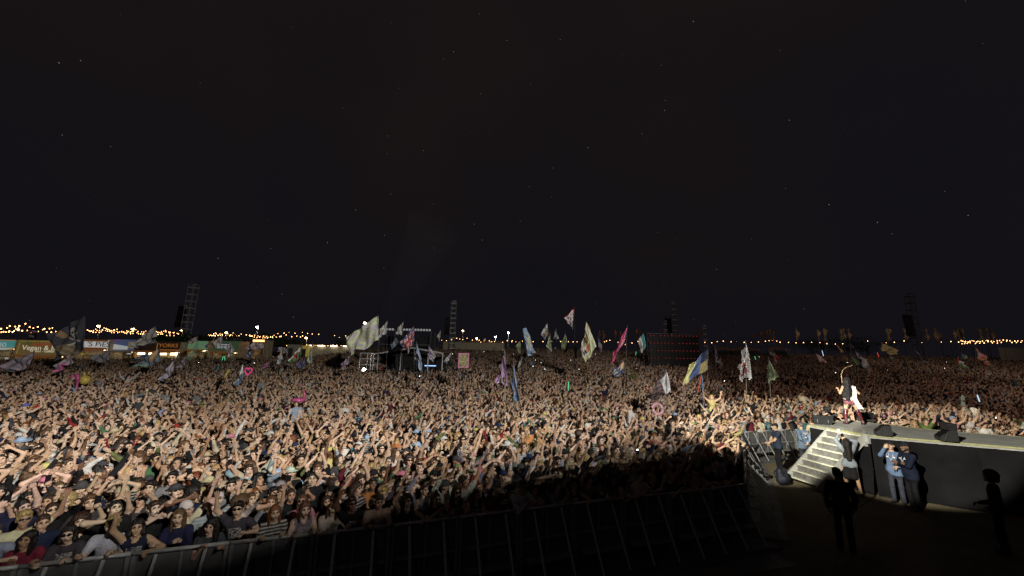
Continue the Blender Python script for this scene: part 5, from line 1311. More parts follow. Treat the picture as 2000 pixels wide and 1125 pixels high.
 ('orange and teal flag below the yellow lettered banner', ((1732, 693), (1738, 698), (1749, 705), (1745, 699)), (1733, 735), d_h((.45, .18, .06), (.05, .22, .25)), 31, (20, 14)),
 ('pale green sail flag right of the yellow lettered banner', ((1768, 700), (1774, 718), (1766, 718), (1765, 708)), (1769, 740), d_plain((.30, .34, .24)), 29, (20, 14)),
 ('blue and white chequered flag at the far right', ((1785, 680), (1792, 690), (1811, 714), (1800, 706)), (1786, 738), d_checker, 31, MID),
 ('small red, black and green flag at the far right', ((1870, 697), (1869, 712), (1888, 720), (1882, 706)), (1869, 745), d_pal, 29, (26, 20)),
 ('large red and gold flag at the far right', ((1905, 680), (1910, 700), (1933, 714), (1928, 698)), (1906, 748), lambda u, v: PBL if ell(u, v, .3, .3, .14, .2) else ((.34, .24, .10) if math.sin(u * 22) * math.sin(v * 15) > 0 else (.33, .05, .07)), 28, MID),
 ('small blue and green flag right of the chequered flag', ((1878, 690), (1880, 700), (1888, 701), (1885, 694)), (1878, 735), d_v((.06, .10, .18), (.14, .20, .10)), 32, (20, 14)),
 ('small orange and white flag right of the red-lit screen', ((1407, 698), (1411, 714), (1406, 717), (1402, 707)), (1409, 738), d_v((.50, .22, .06), (.46, .45, .43)), 33, (20, 14)),
 ('orange and yellow crossed flags above the head of the performer', ((1633, 671), (1640, 686), (1648, 690), (1644, 684)), (1634, 720), d_v((.42, .20, .06), (.40, .30, .10)), 40, (20, 14)),
 ('slim blue streamer flag right of the red-lit screen', ((1396, 672), (1400, 690), (1400, 712), (1397, 700)), (1397, 738), d_blotch((.24, .28, .36), (.10, .13, .22), 2), 33, (20, 14)),
]
for lab, q, bot, des, Y, res in FL: flag(lab, q, bot, des, Y, res, dark=(len(lab) % 3 == 0))

# framed picture sign on a pole
Y = 25; c = at(905.5, 704, Y); r = empty('picture_sign', (c.x, Y, float(gz(Y)) + 1.1)); tag(r, 'pink-framed picture sign held up on a dark pole right of the sound desk', 'sign')
hw, hh_ = .30, .42; o = r.location; cz = c.z - o.z
M['pinkpaint'] = mat('pink_paint', (.55, .20, .35), .6); M['photo_print'] = mat('photo_print', (.26, .24, .12), .5, 0, .9, 7)
MB().box((0, 0, cz), (hw * 2, .02, hh_ * 2)).build('board', M['photo_print'], r)
for s in (-1, 1):
    MB().box((s * hw, -.02, cz), (.06, .05, hh_ * 2 + .06)).build('frame_side', M['pinkpaint'], r); MB().box((0, -.021, cz + s * hh_), (hw * 2 - .06, .05, .06)).build('frame_end', M['pinkpaint'], r)
MB().tube([(0, .02, 0), (0, .02, cz - hh_)], .03, 8).build('pole', M['dpole'], r)

# ------------------------------------------------------------------ totems and inflatables held over the crowd
def totem(name, lab, cat, px, py, Y=None, drop=None):
    Y = Y or depth_for(px, py + (drop or 12)); c = at(px, py, Y); b = float(gz(Y, c.x)) + 1.2
    r = empty(name, (c.x, Y, b)); tag(r, lab, cat); return r, c.z - b, Y
M['pinkplastic'] = mat('pink_plastic', (.46, .09, .24), .3, spec=.5); M['yellowplastic'] = mat('yellow_plastic', (.5, .38, .09), .35, spec=.5); M['greenplastic'] = mat('green_plastic', (.12, .45, .15), .4)
M['neonpink'] = mat('neon_pink', (.7, .1, .3), .4, noise=0, emit=(1, .08, .35), estr=.25); M['neongreen'] = mat('glow_green', (.1, .6, .3), .4, noise=0, emit=(.1, 1, .45), estr=.6); M['neonblue'] = mat('glow_blue', (.5, .6, .9), .4, noise=0, emit=(.5, .75, 1), estr=1.0); M['neonred'] = mat('glow_red', (.6, .05, .05), .4, noise=0, emit=(1, .10, .05), estr=.6)
r, z, Y = totem('flamingo_totem', 'hot pink flamingo head on a long pink pole', 'totem', 150, 752, 24)
MB().tube([(0, 0, 0), (.02, 0, z + .25)], .055, 8).build('pole', M['pinkplastic'], r, smooth=True)
MB().tube([(.02, 0, z + .25), (-.05, 0, z + .5), (-.15, 0, z + .6), (-.3, 0, z + .55)], .09, 10, .06).build('neck', M['pinkplastic'], r, smooth=True)
MB().tube([(-.28, 0, z + .55), (-.45, 0, z + .45), (-.5, 0, z + .33)], .09, 10, .02).build('beak', M['pinkplastic'], r, smooth=True)
r, z, Y = totem('balloon', 'shiny yellow rabbit-eared balloon beside the flamingo totem', 'balloon', 166, 742, 25)
MB().lathe([(.03, -.3), (.2, -.2), (.28, 0), (.22, .2), (.05, .28)], (0, 0, z), 14).build('balloon_body', M['yellowplastic'], r, smooth=True)
for s in (-1, 1): MB().tube([(s * .08, 0, z + .22), (s * .12, 0, z + .4), (s * .2, 0, z + .5)], .06, 8, .03).build('ear', M['yellowplastic'], r, smooth=True)
MB().tube([(0, 0, 0), (0, 0, z - .28)], .008, 5).build('string', M['cable'], r)
r, z, Y = totem('inflatable_banana', 'yellow inflatable banana on a stick near the neon heart', 'inflatable', 441, 733, 24)
MB().tube([(-.12, 0, z - .35), (-.06, 0, z - .1), (.05, 0, z + .15), (.16, 0, z + .36)], .07, 10, .05).build('banana_body', M['yellowplastic'], r, smooth=True); MB().tube([(-.2, 0, 0), (-.12, 0, z - .3)], .015, 6).build('stick', M['pole'], r)
def heart_outline(s):
    return [(s * .06 * 16 * math.sin(t) ** 3 / 16 * 1.6, 0, s * .1 * (13 * math.cos(t) - 5 * math.cos(2 * t) - 2 * math.cos(3 * t) - math.cos(4 * t)) / 16) for t in np.linspace(0, 2 * math.pi, 28)]
r, z, Y = totem('neon_heart', 'glowing pink heart light held over the left crowd', 'lamp', 485, 725, 27)
MB().tube([(x * 1.6, y, z + zz * 1.7) for x, y, zz in heart_outline(1.6)], .05, 8).build('heart_tube', M['neonpink'], r, smooth=True); MB().tube([(0, 0, 0), (0, 0, z - .2)], .015, 6).build('stick', M['pole'], r)
for i, (px, py, lab, mt, L_, Yt) in enumerate(((435, 700, 'pair-left green glow stick', 'neongreen', .5, 36), (439, 700, 'x', 'neongreen', .5, 36), (1110, 754, 'x', 'neongreen', .7, 23), (1607, 690, 'x', 'neonblue', .7, 36), (1911, 778, 'x', 'neonblue', .45, 20), (1475, 699, 'x', 'neongreen', .4, 34), (1242, 690, 'x', 'neongreen', .45, 38), (1715, 693, 'x', 'neonred', .6, 36), (838, 719, 'x', 'neonblue', 0, 30))):
    if L_ == 0: continue
    lab = ['short green glow stick, left one of the pair below the green truck', 'short green glow stick, right one of the pair below the green truck', 'long green glow stick in the middle of the crowd', 'pale blue glow stick near the white swallowtail flag', 'slanted white-blue glow stick at the right beyond the runway', 'green glow stick beside the white teardrop flag', 'green glow stick near the white and teal flag', 'orange-red glow stick left of the yellow banner'][i]
    r, z, Y = totem('glow_stick', lab, 'glow stick', px, py, Yt)
    a = random.uniform(-.25, .35); L_ *= .7
    MB().tube([(-a * L_ / 2, 0, z - L_ / 2), (a * L_ / 2, 0, z + L_ / 2)], .022, 8).build('tube', M[mt], r, smooth=True); MB().tube([(-a * L_ / 2, 0, z - L_ / 2), (-a * L_, 0, z - L_ / 2 - .15)], .03, 8).build('grip', M['dpole'], r)
r, z, Y = totem('inflatable_ring', 'pink inflatable doughnut ring below the black folded flag', 'inflatable', 1284, 799, 17.5)
MB().tube([(.21 * math.cos(t), .05 * math.sin(t), z + .21 * math.sin(t)) for t in np.linspace(0, 2 * math.pi, 25)], .075, 10).build('ring', mat('pale_pink_vinyl', (.40, .22, .26), .35, spec=.5), r, smooth=True); MB().tube([(0, 0, .1), (0, 0, z - .2)], .02, 6).build('stick', M['pole'], r)
r, z, Y = totem('inflatable_flamingo', 'pink inflatable flamingo ring over the middle left crowd', 'inflatable', 583, 779, 18.5)
MB().tube([(.22 * math.cos(t), .22 * math.sin(t), z - .05) for t in np.linspace(0, 2 * math.pi, 25)], .09, 10).build('ring', M['pinkplastic'], r, smooth=True); MB().tube([(.2, 0, z), (.26, 0, z + .2), (.2, 0, z + .36), (.1, 0, z + .32)], .05, 8, .035).build('neck', M['pinkplastic'], r, smooth=True)
r, z, Y = totem('heart_balloon', 'red heart balloon near the black shirt with white print', 'balloon', 404, 1002, 8.6)
V, Q, fm = blob([('c', (np.array([-.07, 0, z + .05]), np.array([0, 0, z - .1]), .09, .03, .6), 'skin'), ('c', (np.array([.07, 0, z + .05]), np.array([0, 0, z - .1]), .09, .03, .6), 'skin')], .02, .02)
M['redfoil'] = mat('red_foil', (.55, .015, .02), .25, spec=.6); link_obj('balloon_body', mesh('balloon_body', V, Q, [M['redfoil']]), r)
r, z, Y = totem('streamer_pole', 'blue and red streamer pole right of the blue and yellow flag', 'totem', 1370, 745, 21)
MB().tube([(0, 0, 0), (.05, 0, z + .35)], .03, 8).build('pole', mat('blue_ribbon', (.10, .20, .36), .7), r); 
V, F = cloth_strip([(.02, 0, z + .3), (-.06, 0, z + .05), (-.14, 0, z - .25), (-.2, 0, z - .5)], .08, .05); link_obj('streamer', mesh('streamer', V, F, [mat('red_ribbon', (.5, .10, .06), .7)]), r)
r, z, Y = totem('star_garland', 'pole of silver-green foil stars at the right beyond the runway', 'totem', 1884, 800, 18)
M['foil'] = mat('silver_foil', (.55, .68, .62), .2, .7, .3, 20)
MB().tube([(.1, 0, 0), (-.05, 0, z + .55)], .02, 6).build('pole', M['foil'], r)
for k in range(4):
    pts = [(.13 * (1 if q % 2 == 0 else .42) * math.sin(q * math.pi / 5), .13 * (1 if q % 2 == 0 else .42) * math.cos(q * math.pi / 5)) for q in range(10)]
    MB().prism(pts, -.02, .02).build('star', M['foil'], r, Matrix.Translation((-.02 + .03 * k * (-1) ** k, -.03, z + .5 - .27 * k)) @ Matrix.Rotation(math.pi / 2, 4, 'X') @ Matrix.Rotation(k * .5, 4, 'Z'))
def hand_fan(lab, px, py, Y, c1, R_=.26, a0=-.3, a1=1.9):
    r, z, Y = totem('hand_fan', lab, 'fan', px, py, Y); n = 12
    for k in range(n):
        t0, t1 = a0 + (a1 - a0) * k / n, a0 + (a1 - a0) * (k + 1) / n
        V = [(0, .01 * (k % 2), z - .05), (R_ * math.sin(t0), .012, z - .05 + R_ * math.cos(t0)), (R_ * math.sin(t1), -.012, z - .05 + R_ * math.cos(t1))]
        V += [(x, y + .006, zz) for x, y, zz in V]
        MB().add(V, [(0, 1, 2), (5, 4, 3), (0, 3, 4, 1), (1, 4, 5, 2), (2, 5, 3, 0)]).build('leaf', c1, r)
    MB().tube([(0, 0, z - .15), (0, 0, z - .05)], .012, 6).build('handle', M['pole'], r)
hand_fan('open white hand fan held up at the right beyond the runway', 1902, 808, 17.2, mat('white_paper', (.62, .58, .50), .8), .30, -.4, 2.4)
hand_fan('orange and green patterned hand fan open in the dim middle crowd', 1040, 866, 12.2, mat('patterned_paper', (.55, .26, .10), .8, 0, .9, 9), .30, -1.3, 1.3)
hand_fan('orange hand fan open above the front crowd', 772, 880, 11.6, mat('orange_paper', (.62, .22, .06), .8), .24, -.6, .9)
flag('red banner with white eye emblem in the front crowd', ((642, 936), (640, 966), (655, 975), (668, 940)), (655, 985), lambda u, v: WH if ell(u, v, .5, .5, .22, .1) and not ell(u, v, .5, .5, .08, .06) else (.45, .02, .03), 9.6, (40, 30), rip=.05, slant=.1)
# loose lit phones in the dark crowd
PH = [(1046, 704), (1057, 709), (1041, 716), (1131, 722), (1290, 741), (1415, 745), (1632, 729), (1848, 708), (1845, 720), (1945, 818), (588, 711), (497, 710), (884, 692), (945, 688), (981, 684), (1003, 692), (1085, 680), (1115, 704), (1483, 698), (820, 736), (1245, 882), (1308, 896), (1353, 900), (703, 703), (1655, 709), (1733, 724), (1807, 694), (388, 709), (1163, 692), (1064, 722)]
FLAGPX = [(np.mean([p[0] for p in f[1]]), np.mean([p[1] for p in f[1]]), f[0].replace(' over the crowd', '')) for f in FL]
near_n = {}
for i, (px, py) in enumerate(PH):
    Y = 11.5 if 870 < py < 905 else depth_for(px, py + 4, 2.0)
    fl = min(FLAGPX, key=lambda f: math.hypot(f[0] - px, f[1] - py)); k = near_n[fl[2]] = near_n.get(fl[2], -1) + 1
    words = fl[2].split()[:9]
    while words[-1] in ('the', 'of', 'a', 'with', 'and', 'left', 'right', 'above', 'below', 'behind', 'in', 'at', 'beside', 'from', 'over', 'far', 'on'): words.pop()
    lab = f'tiny {ordw(k) + " " if k else ""}phone torch near the ' + ' '.join(words)
    if Y < 14: lab = ['phone torch held up in the shadowed crowd, nearest the middle', 'phone torch held up in the shadowed crowd, second from the corner', 'phone torch held up in the shadowed crowd, nearest the corner'][(i - 20) % 3]
    phone(at(px, py, Y), facing(-.2, -1), lab, 'phone torches glinting in the crowd', tilt=.1, torch=True, big=1.0 if Y < 14 else 1.2)

# ------------------------------------------------------------------ towers, sound desk, screen, stalls, lamps beyond the crowd
M['trussmid'] = mat('mid_truss', (.3, .3, .31), .5, .3, .2); M['truss'] = mat('truss_metal', (.7, .7, .71), .5, .3, .2); M['trussdark'] = mat('dark_truss', (.09, .09, .095), .5, .3)
M['trussshade'] = mat('shade_truss', (.035, .035, .038), .6, .2)
def tower(lab, px, top, Y, w=1.1, wing=True, n=11, side=-1):
    legm, ringm = (M['trussshade'], M['trussdark']) if 'barely' in lab else (M['trussmid'], M['truss'])  # far-right tower takes darker metal, the night shade put into its colour
    t = at(px, top, Y); g = float(gz(Y, t.x)); H = t.z - g
    r = empty('delay_tower', (t.x, Y, g)); tag(r, lab, 'tower', 'truss towers over the field')
    for sx in (-1, 1):
        for sy in (-1, 1): MB().tube([(sx * w / 2, sy * w / 2, 0), (sx * w / 2, sy * w / 2, H)], .07, 6).build('leg', legm, r)
    fr = MB()
    for a, b in (((-1, -1), (1, -1)), ((1, -1), (1, 1)), ((1, 1), (-1, 1)), ((-1, 1), (-1, -1))): fr.bar((a[0] * w / 2, a[1] * w / 2, 0), (b[0] * w / 2, b[1] * w / 2, 0), .16, .20)
    me = fr.mesh('platform_ring', ringm)
    for k in range(n): link_obj('platform_ring', me, r, Matrix.Translation((0, 0, H * (k + .6) / n)))
    dg = MB()
    for k in range(n):
        z0, z1 = H * (k + .6) / n, H * min(1, (k + 1.6) / n); s = 1 if k % 2 else -1
        dg.bar((-s * w / 2, -w / 2, z0), (s * w / 2, -w / 2, z1), .04)
        dg = dg
    dg.build('bracing', legm, r)
    MB().box((.15, 0, H + .1), (w * .7, .25, .2)).build('top_beam', ringm, r)
    if wing:
        for k in range(9):
            MB().box((0, 0, 0), (1.2, .7, .42)).build('speaker_cabinet', M['blackbox'], r, Matrix.Translation((side * (w / 2 + .75), -.1 - k * .03, H * .70 - k * .46)) @ Matrix.Rotation(.04 * k, 4, 'X'))
        MB().bar((side * w / 2, 0, H * .70 + .4), (side * (w / 2 + 1.5), 0, H * .70 + .4), .12).build('rigging_beam', M['trussdark'], r)
    return r
tower('tall lattice truss tower with hung speakers behind the left stalls', 379, 557, 78, 1.2)
tower('lattice truss tower standing right of the sound desk', 887, 589, 92, 1.1)
tower('dim lattice truss tower rising behind the red-lit screen', 1313, 590, 88, 1.0)
tower('barely visible truss tower in the dark at the far right', 1775, 574, 76, 1.0)
# two short masts left of the dim tower
for lab, px, top, Y in (('short thin speaker mast left of the dim tower', 1298, 628, 80), ('thin dark mast with rungs right of the red-lit screen', 1374, 637, 72)):
    tower(lab, px, top, Y, .55, False, 7)

# red-lit screen seen from the back: rows of black panels with a red pilot lamp each
Y = 53.5; x0, x1 = at(1268, 690, Y).x, at(1366, 690, Y).x; zt, g = at(1317, 655, Y).z, float(gz(Y)); wS = x1 - x0
r = empty('screen_wall', ((x0 + x1) / 2, Y, g)); tag(r, 'wide black panel wall dotted with rows of small red lamps', 'screen')
NCc, NRr = 14, 5; pw_, ph_ = wS / NCc, (zt - g) / (NRr + .6)
M['led_red'] = mat('red_pilot_lamp', (.1, .02, .02), .4, noise=0, emit=(1, .05, .06), estr=.5); M['led_red'].cycles.emission_sampling = 'NONE'
M['shell'] = mat('panel_shell', (.022, .022, .026), .5, .2, .3, 8)
pm = MB().box((0, 0, 0), (pw_ * .95, .18, ph_ * .95)).mesh('panel', M['shell']); lm = MB().box((0, 0, 0), (.07, .04, .06)).mesh('pilot_lamp', M['led_red'])
for i in range(NCc):
    for j in range(NRr):
        z = (j + 1.1) * ph_; xx = -wS / 2 + (i + .5) * pw_
        p_ = link_obj('panel', pm, r, Matrix.Translation((xx, 0, z)))
        if j and random.random() < .88: link_obj('pilot_lamp', lm, p_, Matrix.Translation((0, -.12, ph_ * .42)))
for k in range(5): MB().tube([(-wS / 2 + wS * k / 4, .4, 0), (-wS / 2 + wS * k / 4, .4, zt - g + .25)], .06, 6).build('scaffold_pole', M['trussdark'], r)
MB().bar((-wS / 2, .4, zt - g + .22), (wS / 2, .4, zt - g + .22), .1).build('scaffold_beam', M['trussdark'], r)

# sound desk tent
Y = 41.0; g = float(gz(Y)); xa, xb = at(727, 700, Y).x, at(866, 700, Y).x; xm = at(806, 690, Y).x; zr, ze, ze2 = at(800, 679, Y).z - g, at(735, 692, Y).z - g, at(864, 690, Y).z - g
r = empty('sound_desk_tent', (xm, Y, g)); tag(r, 'black open-fronted sound desk tent with pale pitched roof edge', 'tent')
M['tentblack'] = mat('black_tarp', (.014, .014, .016), .7, 0, .3, 2, .3, 4); M['roofedge'] = mat('roof_edge', (.42, .42, .43), .5, .2)
La, Lb = xa - xm, xb - xm; DEP = 5.0
V = [(La, 0, ze), (0, 0, zr), (Lb, 0, ze2), (La, DEP, ze), (0, DEP, zr), (Lb, DEP, ze2)]; V += [(x, y, z - .08) for x, y, z in V]
MB().add(V, [(0, 1, 4, 3), (1, 2, 5, 4), (9, 10, 7, 6), (10, 11, 8, 7), (0, 6, 7, 1), (1, 7, 8, 2), (3, 4, 10, 9), (4, 5, 11, 10), (0, 3, 9, 6), (2, 8, 11, 5)]).build('roof', M['tentblack'], r)
for a, b in (((La, -.06, ze - .02), (0, -.06, zr - .02)), ((0, -.06, zr - .02), (Lb, -.06, ze2 - .02))): MB().bar(a, b, .08, .14).build('roof_edge', M['roofedge'], r)
for xx in (La + .1, -1.2, 1.6, Lb - .1):
    zt_ = ze + (zr - ze) * (xx - La) / (-La) if xx < 0 else zr + (ze2 - zr) * xx / Lb
    MB().tube([(xx, .05, 0), (xx, .05, zt_ - .1)], .05, 8).build('post', M['truss'], r)
MB().box(((La + Lb) / 2, DEP - .05, 1.5), (Lb - La, .04, 3.0)).build('back_cloth', M['tentblack'], r)
MB().box(((La + Lb) / 2 + .4, .5, 1.55), (Lb - La - 2.2, .9, .12)).build('desk', M['blackbox'], r)
MB().box((La + (Lb - La) * .82, .06, 2.02), (1.15, .05, .10)).build('light_strip', mat('blue_strip', (.3, .5, .8), .4, noise=0, emit=(.35, .62, 1), estr=1.3), r)
for k in range(6): MB().box((-1.6 + k * .75, .7, 1.85), (.42, .06, .3)).build('desk_screen', M['blackbox'], r)
MB().box(((La + Lb) / 2, -.3, .75), (Lb - La + .6, .05, 1.5)).build('front_cloth', M['tentblack'], r)
# scaffold stair at the left of the tent
r = empty('scaffold_steps', (at(722, 715, 41).x, 40.6, g)); tag(r, 'grey scaffold steps at the left end of the sound desk tent', 'scaffold')
for k in range(4): MB().tube([(-.9 + k * .55, (k % 2) * .5, 0), (-.9 + k * .55, (k % 2) * .5, 3.2)], .04, 6).build('pole', M['truss'], r)
for z in (1.2, 2.0, 2.6, 3.15): MB().bar((-.95, 0, z), (.8, 0, z), .06).build('rail', M['truss'], r)
for k in range(6): MB().box((-.8 + k * .28, .25, .6 + k * .32), (.3, .6, .04)).build('step', M['truss'], r)
# platform with lamp truss behind the tent
Y = 47.5; g2 = float(gz(Y)); xa, xb, zt_ = at(742, 650, Y).x, at(842, 650, Y).x, at(800, 646, Y).z
r = empty('lighting_platform', ((xa + xb) / 2, Y, g2)); tag(r, 'dark scaffold platform topped by a row of pale lamps behind the sound desk', 'scaffold'); hw = (xb - xa) / 2; H = zt_ - g2
for sx in (-1, -.4, .3, 1):
    for yy in (0, 2.5): MB().tube([(sx * hw, yy, 0), (sx * hw, yy, H)], .05, 6).build('pole', M['trussdark'], r)
for z in (H * .45, H * .7, H): MB().bar((-hw, 0, z), (hw, 0, z), .1).build('beam', M['trussdark'], r)
MB().box((0, 2.4, H * .55), (hw * 2, .05, H * .7)).build('scrim', M['tentblack'], r)
M['palefix'] = mat('pale_lamp', (.5, .5, .5), .5, noise=0, emit=(.9, .92, 1), estr=.16)
for k in range(18):
    if k in (5, 6): continue
    MB().box((-hw + (k + .5) * hw * 2 / 18, -.05, H + .12), (.2, .2, .22)).build('lamp', M['palefix'], r)
# followspot with its smoke at the sound desk
pL = at(711.5, 722, 39.2)
r = empty('follow_lamp', (pL.x, 39.2, float(gz(39.2)))); tag(r, 'small dazzling white lamp on a stand left of the sound desk', 'lamp'); zz = pL.z - r.location.z
M['dazzle'] = mat('lamp_glass', (.9, .9, .9), .3, noise=0, emit=(1, .97, .9), estr=40)
MB().tube([(0, .1, 0), (0, .1, zz - .1)], .03, 6).build('stand', M['dpole'], r)
MB().lathe([(.10, 0), (.16, .12), (.16, .35), (.08, .42)], (0, 0, 0), 14).build('lamp_housing', M['blackbox'], r, Matrix.Translation((0, .0, zz)) @ Matrix.Rotation(-math.pi / 2, 4, 'X'))
MB().lathe([(.01, 0), (.15, .01), (.15, .03)], (0, 0, 0), 14).build('lens', M['dazzle'], r, Matrix.Translation((0, -.01, zz)) @ Matrix.Rotation(math.pi / 2, 4, 'X'))

# smoke drifting through the beam of that lamp
p0, p1 = at(716, 716, 39.4), at(850, 440, 42.0)
dirb = (p1 - p0).normalized(); LB = (p1 - p0).length
spot('beam_lamp', p0 - dirb * .3, p1, 500, 9, .5, (.95, .97, 1.0), .05)
ax = dirb.cross(Vector((0, 1, 0))).normalized(); ay = dirb.cross(ax)
V = []; F = []
for i_, (t_, r_) in enumerate(((0, .12), (.25, .9), (.6, 2.0), (1, 3.2))):
    for j in range(14): a = 2 * math.pi * j / 14; V.append(dirb * (LB * t_) + ax * (r_ * math.cos(a)) + ay * (r_ * math.sin(a)))
for i_ in range(3):
    for j in range(14): F.append((i_ * 14 + j, i_ * 14 + (j + 1) % 14, (i_ + 1) * 14 + (j + 1) % 14, (i_ + 1) * 14 + j))
F += [tuple(range(13, -1, -1)), tuple(42 + j for j in range(14))]
vm_ = bpy.data.materials.new('smoke'); vm_.use_nodes = True; nv_ = vm_.node_tree; nv_.nodes.clear()
ov_ = nv_.nodes.new('ShaderNodeOutputMaterial'); pv_ = nv_.nodes.new('ShaderNodeVolumePrincipled'); pv_.inputs['Density'].default_value = .006; pv_.inputs['Color'].default_value = (.8, .8, .85, 1); link(nv_, pv_, 0, ov_, 'Volume')
sm = link_obj('smoke', mesh('smoke', V, F, [vm_])); sm.location = p0; tag(sm, 'thin smoke lit by the lamp beside the sound desk', 'smoke', None, 'stuff')
for k_ in ('torch', 'dazzle'): M[k_].cycles.emission_sampling = 'NONE'

# ---- festoon lights
M['bulb'] = mat('warm_bulb', (.9, .7, .4), .4, noise=0, emit=(1.0, .47, .17), estr=9); M['bulb'].cycles.emission_sampling = 'NONE'
M['wire'] = mat('festoon_wire', (.02, .02, .02), .7, noise=0)
bulb_me = MB().lathe([(.02, .09), (.06, .03), (.065, -.02), (.03, -.075)], n=8).mesh('bulb', M['bulb'], True)
def festoon(lab, pts, Y, per=7, sag=5, jit=1.5, sc=1.0, poles=True):
    """pts: pixel anchors of one string"""
    P0 = at(*pts[0], Y); r = empty('string_light', (P0.x, Y, float(gz(Y, P0.x)))); tag(r, lab, 'string lights', 'festoon lights beyond the crowd'); o = Vector(r.location)
    W3 = []
    for a, b in zip(pts[:-1], pts[1:]):
        for k in range(per):
            t = k / per; W3.append(at(a[0] + (b[0] - a[0]) * t, a[1] + (b[1] - a[1]) * t + sag * 4 * t * (1 - t), Y + (random.random() - .5) * 2) - o)
    W3.append(at(*pts[-1], Y) - o)
    MB().tube([w + Vector((0, 0, .16)) for w in W3], .018, 4).build('wire', M['wire'], r)
    for w in W3: link_obj('bulb', bulb_me, r, Matrix.Translation(w + Vector((random.uniform(-.2, .2), 0, random.uniform(-.1, .1)))) @ Matrix.Scale(sc * random.uniform(.8, 1.15), 4))
    if poles:
        for p in pts: q = at(*p, Y) - o; MB().tube([(q.x, q.y, 0), (q.x, q.y, q.z + .3)], .05, 6).build('post', M['dpole'], r)
festoon('upper string of warm bulbs at the far left edge', [(-4, 640), (20, 636), (48, 633), (75, 638), (104, 640)], 70, 3, 4, sc=1.2)
festoon('lower string of warm bulbs at the far left edge', [(-4, 648), (30, 642), (52, 645), (84, 645), (110, 647)], 68, 3, 3, sc=1.2)
festoon('third string of warm bulbs at the far left below the others', [(-2, 649), (18, 648), (34, 644), (36, 641)], 66, 3, 1, sc=1.1, poles=False)
festoon('upper dense string of bulbs between the first two street lamps', [(172, 645), (186, 642), (206, 641), (230, 644), (262, 646)], 84, 5, 4)
festoon('lower dense string of bulbs between the first two street lamps', [(176, 648), (205, 645), (236, 648), (268, 649), (284, 651)], 88, 5, 3)
festoon('middle dense string of bulbs left of the big cream flag', [(205, 640), (222, 644), (246, 646), (266, 644), (286, 647)], 92, 4, 3, poles=False)
festoon('upper string of bulbs left of the tall tower', [(304, 648), (322, 646), (340, 649), (352, 650)], 88, 6, 2)
festoon('lower string of bulbs left of the tall tower', [(300, 651), (316, 650), (330, 653), (350, 652)], 92, 5, 3, poles=False)
festoon('string of bulbs right of the tall tower', [(408, 654), (420, 650), (436, 653), (456, 651)], 90, 5, 3)
festoon('second string of bulbs right of the tall tower', [(412, 655), (430, 652), (452, 655), (470, 653)], 94, 4, 2, poles=False)
festoon('string of bulbs under the white floodlight', [(482, 654), (500, 653), (516, 656), (536, 655), (548, 657)], 96, 5, 3)
festoon('second string of bulbs under the white floodlight', [(488, 655), (508, 658), (528, 658), (545, 657)], 92, 4, 2, poles=False)
festoon('high string of bulbs between floodlight and green flag', [(542, 651), (565, 650), (590, 650), (611, 652)], 92, 2, 0)
festoon('low string of bulbs between floodlight and green flag', [(560, 655), (580, 657), (592, 656), (600, 660)], 96, 2, 1, poles=False)
festoon('short string of bulbs left of the large green flag', [(624, 653), (655, 656), (662, 659), (676, 656), (684, 655)], 96, 1, 0)
festoon('row of bulbs along the pale fence left of the large green flag', [(560, 674), (600, 674), (640, 675), (682, 675)], 74, 7, 0, sc=.7, poles=False)
festoon('row of bulbs over the cream marquee', [(862, 664), (893, 661), (911, 661), (948, 663), (962, 668)], 100, 3, 2)
festoon('row of bulbs right of the cream marquee', [(940, 668), (955, 665), (975, 669), (990, 666), (1008, 668)], 104, 2, 0)
festoon('row of spaced bulbs left of the tall lettered flag', [(1000, 666), (1042, 668), (1078, 667), (1110, 667), (1128, 667)], 112, 2, 0, sc=1.1)
festoon('row of spaced bulbs left of the red-lit screen', [(1180, 667), (1190, 664), (1222, 672), (1245, 667), (1266, 664)], 112, 2, 1, sc=1.1)
festoon('row of spaced bulbs right of the red-lit screen', [(1362, 668), (1390, 669), (1414, 666), (1439, 668), (1468, 669), (1496, 667)], 110, 2, 0, sc=1.15)
festoon('row of spaced bulbs far left of the performer', [(1496, 667), (1509, 665), (1524, 668), (1555, 670), (1586, 668), (1616, 671), (1647, 672)], 108, 2, 0, sc=1.1)
festoon('row of spaced bulbs far right of the performer', [(1694, 666), (1730, 669), (1747, 668), (1765, 666), (1800, 669), (1838, 668), (1856, 667)], 108, 1, 0, sc=1.3)
festoon('upper dense string of bulbs at the far right edge', [(1876, 665), (1898, 666), (1925, 665), (1958, 664), (2004, 664)], 92, 6, 2, sc=1.1)
festoon('lower dense string of bulbs at the far right edge', [(1874, 669), (1896, 670), (1930, 668), (1966, 667), (2004, 668)], 96, 4, 2, sc=1.1)
# ---- street lamps
M['sodium'] = mat('sodium_lamp', (.9, .7, .4), .4, noise=0, emit=(1.0, .66, .30), estr=30); M['whitelamp'] = mat('white_lamp', (.9, .9, .9), .4, noise=0, emit=(.95, 1, .95), estr=60)
for k_ in ('sodium', 'whitelamp'): M[k_].cycles.emission_sampling = 'NONE'
def street_lamp(lab, px, py, Y, m='sodium', s=1.0):
    t = at(px, py, Y); g = float(gz(Y, t.x)); r = empty('street_lamp', (t.x, Y, g)); tag(r, lab, 'lamp', 'street lamps beyond the crowd')
    h = t.z - g
    MB().tube([(0, .4, 0), (0, .4, h + .1), (0, .1, h + .25)], .06, 6).build('post', M['truss'], r)
    MB().box((0, 0, h + .22 * s), (.6 * s, .35, .14)).build('lamp_hood', M['trussdark'], r); MB().lathe([(.02, -.16), (.2, -.08), (.22, .08), (.05, .14)], (0, -.05, h), 10).build('lamp_glass', M[m], r, smooth=True)
    r.children[-1].scale = (s, 1, s) if s != 1 else (1, 1, 1); r.children[-1].location = (0, 0, h * (1 - s)) if s != 1 else (0, 0, 0)
